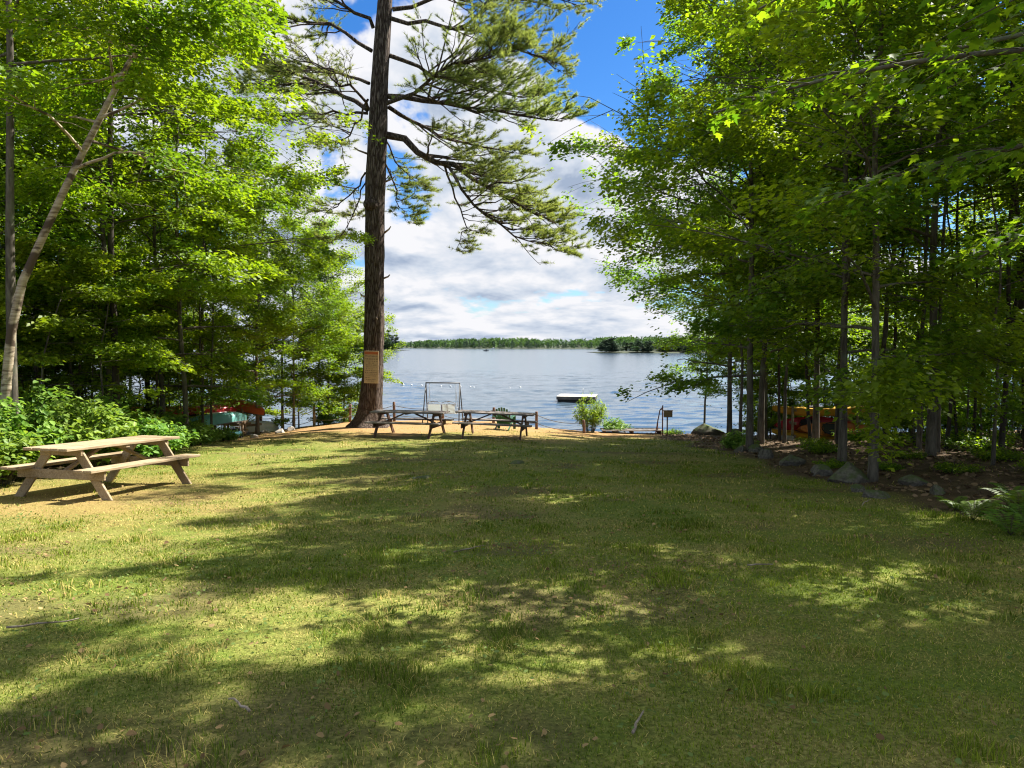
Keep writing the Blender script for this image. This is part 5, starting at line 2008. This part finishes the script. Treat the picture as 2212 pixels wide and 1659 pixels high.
# leaning bare pole beside the fence end
pq = at(553, 932, 29.6)
a = Acc()
a.tube([(0, 0, -.1), (.10, .05, .7), (.24, .1, 1.4), (.33, .12, 1.75)], [.035, .03, .026, .018], 7)
o = a.obj('dead_pole', M['deadwood'], None, True)
o.location = (pq[0] - .05, 29.6, gz(pq[0], 29.6))
tag(o, 'bare pale pole leaning behind the first fence post', 'pole')

# far boats
for i, (u, d, L_, lab) in enumerate([(872, 900, 6.0, 'tiny white motorboat off the far shore, nearest the dark left headland'),
                                     (1065, 930, 6.0, 'tiny white motorboat off the middle of the far shore'),
                                     (1050, 560, 4.2, 'small dark fishing boat out on the open lake')]):
    x = (u - 1106) * S_ / FPX * d
    t = thing('motorboat', lab, 'boat', (x, d, WATER_Z), (0, 0, 0.15 * i))
    mobj('hull', hull_mesh(L_, 2.0, .7, M['dark_hull' if i == 2 else 'boat_white'], name='far_hull'), t).location.z = .75
    bm_obj('console', box_bm((1.0, .9, .8), (.3, 0, 1.2), bevel=.1), M['dark_hull' if i == 2 else 'boat_white'], t)
    bm_obj('windscreen', box_bm((.05, .9, .5), (-.3, 0, 1.75), Matrix.Rotation(R(-25), 4, 'Y')), M['black'], t)
    bm_obj('outboard_motor', box_bm((.35, .35, .8), (L_ * .46, 0, .9), bevel=.08), M['black'], t)

# ------------------------------------------------------------------ far shore
FAR_DEC = m_leaf('far_broadleaf', (0.045, 0.095, 0.035), (0.12, 0.19, 0.055), (1.2, 1.2, 0.7), 0.25, 0.8, 0.1)
FAR_CON = m_leaf('far_conifer', (0.040, 0.072, 0.050), (0.085, 0.125, 0.075), (1.2, 1.2, 0.8), 0.15, 0.8, 0.1)


def far_hill(x):
    return np.interp(x, [-1500, -420, -260, -60, 60, 200, 420, 700, 1500], [1250, 1300, 1220, 980, 930, 900, 900, 920, 950])


def build_far():
    rng = np.random.default_rng(4)
    # land
    xs = np.linspace(-1500, 1500, 160)
    rows = [0, 6, 30, 90, 200, 420]
    hz = [-.6, .5, 1.2, 2.6, 5.0, 6.0]
    V = []
    for r, h in zip(rows, hz):
        for x in xs:
            V.append((x, far_hill(x) + r, WATER_Z + h * (0.55 + 0.45 * sstep(-300, 150, x))))
    I = np.arange(len(V)).reshape(len(rows), len(xs))
    q = np.stack((I[:-1, :-1], I[:-1, 1:], I[1:, 1:], I[1:, :-1]), -1).reshape(-1, 4)
    me = np_mesh('far_shore', V, q, None, True, None, [m_plain('far_ground', (0.045, 0.055, 0.03), 0.95, 0.3, 0.05)])
    tag(mobj('far_shore', me), 'low wooded far shore of the lake', kind='structure')
    # broadleaf blob and conifer spire built of ragged facets
    for kind in ('dec', 'con'):
        Pn = 2600 if kind == 'dec' else 1900
        x = rng.uniform(-950, 950, Pn)
        if kind == 'dec':
            dep = rng.uniform(14, 400, Pn)
        else:
            dep = rng.uniform(1, 40, Pn)
            far = rng.uniform(0, 1, Pn) < 0.18
            dep = np.where(far, rng.uniform(60, 380, Pn), dep)
        y = far_hill(x) + dep
        g = WATER_Z + np.interp(dep, rows, hz) * (0.55 + 0.45 * sstep(-300, 150, x))
        h = rng.uniform(6.0, 10.0, Pn) if kind == 'dec' else rng.uniform(4, 9.0, Pn)
        h *= (0.75 + 0.25 * sstep(-350, -50, x)) * (0.75 + 0.7 * vnoise(x * 0.02, x * 0 + 3.3, 7))
        nf = 38
        u = rng.uniform(0, 1, (Pn, nf))
        az = rng.uniform(0, 2 * PI, (Pn, nf))
        if kind == 'dec':
            zz = 0.05 + 0.95 * u
            rr = 0.42 * np.sin(PI * np.clip(0.1 + 0.85 * u, 0, 1)) ** 0.6 * rng.uniform(0.75, 1.05, (Pn, nf))
            sz = 0.17
        else:
            zz = 0.06 + 0.94 * u
            rr = 0.20 * (1 - u) ** 0.8 * rng.uniform(0.6, 1.1, (Pn, nf)) + 0.012
            sz = 0.11
        c = np.stack((x[:, None] + rr * h[:, None] * np.cos(az), y[:, None] + rr * h[:, None] * np.sin(az), g[:, None] + zz * h[:, None]), -1)
        d1 = rng.normal(0, 1, (Pn, nf, 3))
        d2 = rng.normal(0, 1, (Pn, nf, 3))
        s = (h * sz)[:, None, None]
        Vv = np.stack((c - d1 * s * .6, c + d2 * s * .8, c + d1 * s * .6 + np.array((0, 0, .3)) * s), 2).reshape(-1, 3)
        tint = np.repeat(np.clip(rng.uniform(0, 1, Pn)[:, None] * 0.7 + 0.3 * rng.uniform(0, 1, (Pn, nf)), 0, 1).ravel(), 3)
        me = np_mesh('far_wood', Vv, None, np.arange(len(Vv)).reshape(-1, 3), False, None, [FAR_DEC if kind == 'dec' else FAR_CON], {'tint': tint})
        o = mobj('far_broadleaf_wood' if kind == 'dec' else 'far_conifer_wood', me)
        tag(o, 'distant green broadleaf wood along the far shore' if kind == 'dec' else 'distant dark conifers along the far waterline', 'wood', kind='stuff')


build_far()


def gen_far_pine(seed, H, rounded=False, mat=None):
    """shore conifer for the headlands: trunk, tiers of boughs with ragged foliage"""
    rng = np.random.default_rng(seed)
    a = Acc()
    a.tube([(0, 0, 0), (.1, 0, H * .5), (0, .1, H)], [H * .02, H * .014, .02], 6)
    nb = 46
    tb = .04 + .95 * rng.uniform(0, 1, nb) ** 1.25
    az = rng.uniform(0, 2 * PI, nb)
    Lb = H * .30 * (1.08 - tb) ** .7 * rng.uniform(.6, 1.2, nb)
    if rounded:
        Lb = H * .36 * np.sin(PI * np.clip(tb, .08, .97)) ** .6 * rng.uniform(.7, 1.1, nb)
    s = np.linspace(0, 1, 3)
    P = np.stack((Lb[:, None] * s * np.cos(az)[:, None], Lb[:, None] * s * np.sin(az)[:, None], H * tb[:, None] + Lb[:, None] * s * .15), -1)
    V, q = tubes(P, np.tile([.06, .04, .02], (nb, 1)), 3)
    a.add(V, q)
    nf = 2400
    pk = rng.integers(0, nb, nf)
    c = interp_poly(P[pk], rng.uniform(.05, 1.05, nf)) + rng.normal(0, 1, (nf, 3)) * np.array((.35, .35, .16)) * (H / 15)
    D = rng.normal(0, 1, (nf, 3)) * np.array((1, 1, .4))
    Nn = rng.normal(0, .5, (nf, 3)) + np.array((0, 0, 1))
    return a.mesh('far_pine_trunk', [M['bark_dark']], True), leaves_mesh(rng, c, D, Nn, 0.95 * H / 15, False, mat or FAR_CON, 'far_pine_crown')


FP = [gen_far_pine(91, 15), gen_far_pine(92, 12, True), gen_far_pine(93, 17), gen_far_pine(94, 11, True, FAR_DEC)]


def headland(name, label, x0, x1, y, depth, hgt):
    n = 24
    xs = np.linspace(x0, x1, n)
    V = []
    prof = [(0, -.8), (.06, .4), (.25, hgt * .6), (.5, hgt), (.8, hgt * .5), (1.0, -.8)]
    for f, h in prof:
        for x in xs:
            e = min(1.0, (x - x0) / abs(x1 - x0) * 6 + .05, (x1 - x) / abs(x1 - x0) * 6 + .05)
            V.append((x, y + f * depth, WATER_Z + h * e if h > 0 else WATER_Z + h))
    I = np.arange(len(V)).reshape(len(prof), n)
    q = np.stack((I[:-1, :-1], I[:-1, 1:], I[1:, 1:], I[1:, :-1]), -1).reshape(-1, 4)
    me = np_mesh(name, V, q, None, True, None, [bpy.data.materials['far_ground']])
    tag(mobj(name, me), label, kind='structure')


# left headland (behind the pine) and right headland
yl = 640
xl = lambda u, d: (u - 1106) * S_ / FPX * d
headland('headland', 'low dark headland left of the open lake', xl(560, yl), xl(864, yl), yl, 80, 1.6)
yr = 440
headland('headland', 'dark wooded headland at the right of the lake', xl(1292, yr), xl(1292, yr) + 260, yr, 80, 1.8)
rng = np.random.default_rng(8)
for i in range(26):
    x = rng.uniform(xl(600, yl), xl(850, yl))
    d = yl + rng.uniform(6, 60)
    if i < 5:
        x = xl([838, 846, 853, 829, 820][i], yl + 20)
        d = yl + 20 + 3 * i
    s = rng.uniform(.75, 1.25) * (0.6 if x > xl(846, yl) else 1.0)
    lab = 'one of the dark trees on the left headland beyond the pine'
    place_tree(FP[i % 3 if i % 7 else 3], 'headland_tree', lab, (x, d), i * 1.1, (s * 1.5, s * 1.5, s * .95), group='trees on the left headland', z=WATER_Z + .6)
for i in range(120):
    x = xl(1298, yr) + rng.uniform(0, 130)
    d = yr + rng.uniform(5, 60)
    s = rng.uniform(.55, 1.0) * (0.55 if x < xl(1298, yr) + 6 else 1.0)
    place_tree(FP[(0, 1, 1, 3, 2, 1)[i % 6]], 'headland_tree', 'one of the dark trees on the right headland across the water', (x, d), i * 1.7, (s * 1.4, s * 1.4, s * .52),
               group='trees on the right headland', z=WATER_Z + .6)

# ------------------------------------------------------------------ grass, leaf litter
def build_grass():
    rng = np.random.default_rng(1)
    acc_V, acc_Q, acc_T, acc_c = [], [], [], []
    n0 = 0

    def scatter(n, y0, y1, wid):
        y = np.sqrt(rng.uniform(y0 * y0, y1 * y1, n))
        x = rng.uniform(-1, 1, n) * (0.72 * y + wid)
        return x, y
    bands = [(1.8, 5.0, 120000, 0.034, 0.0024, 0.8), (5.0, 9.0, 120000, 0.036, 0.0042, 0.8), (9.0, 16.0, 130000, 0.038, 0.0085, 0.6), (16.0, 31.5, 90000, 0.042, 0.017, 0.3)]
    for (y0, y1, n, hh, ww, wid) in bands:
        x, y = scatter(n, y0, y1, wid)
        nd, lt, br, n1, n2 = masks(x, y)
        patch = fbm(x * 1.1 + 3, y * 1.1, 61, 3)
        tuft = fbm(x * 3.2, y * 3.2, 71, 2)
        keep = rng.uniform(0, 1, n) < (1 - 0.80 * nd) * (1 - 0.95 * np.minimum(lt, 1) ** 1.2) * (1 - br) * np.clip(0.25 + 1.5 * (patch - 0.2), 0.2, 1)
        x, y, nd, patch, tuft, n1, n2 = (a[keep] for a in (x, y, nd, patch, tuft, n1, n2))
        m = len(x)
        z = ground(x, y)
        h = hh * rng.uniform(0.45, 1.25, m) * (0.65 + 1.5 * sstep(0.55, 0.85, tuft)) * (1 - 0.4 * nd)
        a = rng.uniform(0, 2 * PI, m)
        le = rng.uniform(0.15, 0.95, m) * h
        p = np.stack((x, y, z - 0.004), 1)
        sd = np.stack((-np.sin(a), np.cos(a), np.zeros(m)), 1) * (ww * rng.uniform(0.6, 1.2, m))[:, None]
        fd = np.stack((np.cos(a), np.sin(a), np.zeros(m)), 1)
        sunny = sstep(0.5, -3.5, x) * sstep(6.5, 10.5, y)  # sunlit band: drier straw, also painting the sun's brightness into the blades
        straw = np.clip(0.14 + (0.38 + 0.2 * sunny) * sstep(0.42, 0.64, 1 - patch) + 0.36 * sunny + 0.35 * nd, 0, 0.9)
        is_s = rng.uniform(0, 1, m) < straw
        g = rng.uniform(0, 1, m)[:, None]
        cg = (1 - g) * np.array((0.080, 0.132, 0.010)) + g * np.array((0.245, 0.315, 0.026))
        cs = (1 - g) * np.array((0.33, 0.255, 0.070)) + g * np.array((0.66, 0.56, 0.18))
        var = fbm(x * 0.55 + 7, y * 0.55, 91, 3)[:, None] - 0.5
        cg = cg * (1 + var * np.array((0.9, 0.7, 0.4)))
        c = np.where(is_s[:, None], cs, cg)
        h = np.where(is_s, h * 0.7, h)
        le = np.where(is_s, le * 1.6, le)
        up = np.array((0, 0, 1.0))
        if y0 < 9:
            m1 = p + fd * (le * 0.35)[:, None] + up * (h * 0.62)[:, None]
            tp = p + fd * le[:, None] + up * h[:, None]
            V = np.stack((p - sd, p + sd, m1 + sd * .75, m1 - sd * .75, tp), 1)
            k = np.arange(m)[:, None] * 5 + n0
            acc_Q.append(k + np.array([0, 1, 2, 3]))
            acc_T.append(k + np.array([3, 2, 4]))
            acc_c.append(np.repeat(c, 5, 0))
            n0 += m * 5
        else:
            tp = p + fd * (le * .7)[:, None] + up * h[:, None]
            V = np.stack((p - sd, p + sd, tp), 1)
            k = np.arange(m)[:, None] * 3 + n0
            acc_T.append(k + np.array([0, 1, 2]))
            acc_c.append(np.repeat(c, 3, 0))
            n0 += m * 3
        acc_V.append(V.reshape(-1, 3))
    me = np_mesh('grass', np.concatenate(acc_V), np.concatenate(acc_Q), np.concatenate(acc_T), False, np.concatenate(acc_c), [M['blade']])
    tag(mobj('grass', me), 'short patchy green and straw coloured lawn grass', 'grass', kind='stuff')


build_grass()


def flat_leaves(name, label, x, y, size, cols, rng, lift=0.012, tilt=0.35):
    n = len(x)
    z = ground(x, y) + lift + rng.uniform(0, 0.012, n)
    a = rng.uniform(0, 2 * PI, n)
    P = np.stack((x, y, z), 1)
    D = np.stack((np.cos(a), np.sin(a), rng.normal(0, tilt * .5, n)), 1)
    Nn = np.stack((rng.normal(0, tilt, n), rng.normal(0, tilt, n), np.ones(n)), 1)
    D /= np.linalg.norm(D, axis=1, keepdims=True)
    Sd = np.cross(D, Nn)
    Sd /= np.linalg.norm(Sd, axis=1, keepdims=True)
    Un = np.cross(Sd, D)
    l = (size * rng.uniform(.6, 1.3, n))[:, None]
    w = l * rng.uniform(.25, .42, n)[:, None]
    cu = rng.uniform(.0, .5, n)[:, None]
    V = np.stack((P - D * l * .5, P - D * l * .2 + Sd * w + Un * w * cu, P + D * l * .22 + Sd * w * .8 + Un * w * cu, P + D * l * .5 + Un * l * .12,
                  P + D * l * .22 - Sd * w * .8 + Un * w * cu, P - D * l * .2 - Sd * w + Un * w * cu), 1)
    k = np.arange(n)[:, None] * 6
    q = np.concatenate((k + np.array([0, 1, 2, 3]), k + np.array([0, 3, 4, 5])))
    g = rng.uniform(0, 1, n)[:, None]
    c = (1 - g) * np.array(cols[0]) + g * np.array(cols[1])
    me = np_mesh(name, V, q, None, False, np.repeat(c, 6, 0), [M['litter']])
    return tag(mobj(name, me), label, 'leaves', kind='stuff')


rng = np.random.default_rng(15)
n = 9000
y = np.sqrt(rng.uniform(2.0 ** 2, 17.0 ** 2, n))
x = rng.uniform(-1, 1, n) * (0.72 * y + .5)
kp = (rng.uniform(0, 1, n) < 0.12 + 1.3 * sstep(0.54, 0.72, fbm(x * .75 + 9, y * .95, 83, 4))) & (x < 5.2) & (x > -9)
flat_leaves('fallen_leaves', 'dry pale leaves scattered over the near lawn', x[kp], y[kp], 0.038, ((0.12, 0.07, 0.03), (0.36, 0.25, 0.11)), rng, 0.016, .6)
n = 14000
y = rng.uniform(5, 34, n)
x = rng.uniform(5.2, 24, n)
kp = (x < .75 * y + 5) & (masks(x, y)[1] > .8)
flat_leaves('leaf_litter', 'brown leaf litter on the floor of the right-hand wood', x[kp], y[kp], 0.10, ((0.07, 0.045, 0.028), (0.30, 0.20, 0.12)), rng, 0.01, .5)
n = 7000
y = rng.uniform(8, 35, n)
x = rng.uniform(-26, -8, n)
kp = (x > -.75 * y - 5) & (masks(x, y)[1] > .8)
flat_leaves('leaf_litter', 'brown leaf litter on the floor of the left-hand wood', x[kp], y[kp], 0.10, ((0.07, 0.045, 0.028), (0.30, 0.20, 0.12)), rng, 0.01, .5)
# clover and broad-leaved weeds among the grass
n = 5200
y = np.sqrt(rng.uniform(2.0 ** 2, 10.0 ** 2, n))
x = rng.uniform(-1, 1, n) * (0.72 * y + .5)
kp = (fbm(x * 1.4, y * 1.4, 55, 3) > .52) & (x < 5.2)
flat_leaves('lawn_weeds', 'small round leaved weeds growing among the near grass', x[kp], y[kp], 0.030, ((0.07, 0.12, 0.02), (0.17, 0.23, 0.06)), rng, 0.03, .4)

# fallen sticks on the lawn
for i, (u, v, L_, az) in enumerate([(1378, 1590, .22, 1.2), (1015, 1195, .35, .5), (1870, 1090, .4, .9), (520, 1540, .20, 2.4), (95, 1360, .40, .35), (1640, 1230, .25, .1)]):
    p = hit(u, v)
    t = np.linspace(-.5, .5, 6)
    rg = np.random.default_rng(300 + i)
    pts = np.stack((L_ * t * math.cos(az), L_ * t * math.sin(az), 0 * t), 1) + rg.normal(0, L_ * .03, (6, 3)) * np.array((1, 1, .4))
    a = Acc()
    a.tube(pts, np.linspace(.008, .004, 6), 6)
    o = a.obj('fallen_stick', M['deadwood'], None, True)
    o.location = (p[0], p[1], p[2] + .03)
    tag(o, ['short stick at the bottom middle of the lawn', 'grey stick on the shaded lawn in front of the tables', 'stick at the lawn edge below the boulders', 'short stick at the bottom left of the lawn',
            'longest pale stick at the left edge of the lawn', 'thin stick in the middle of the shaded lawn'][i], 'stick')
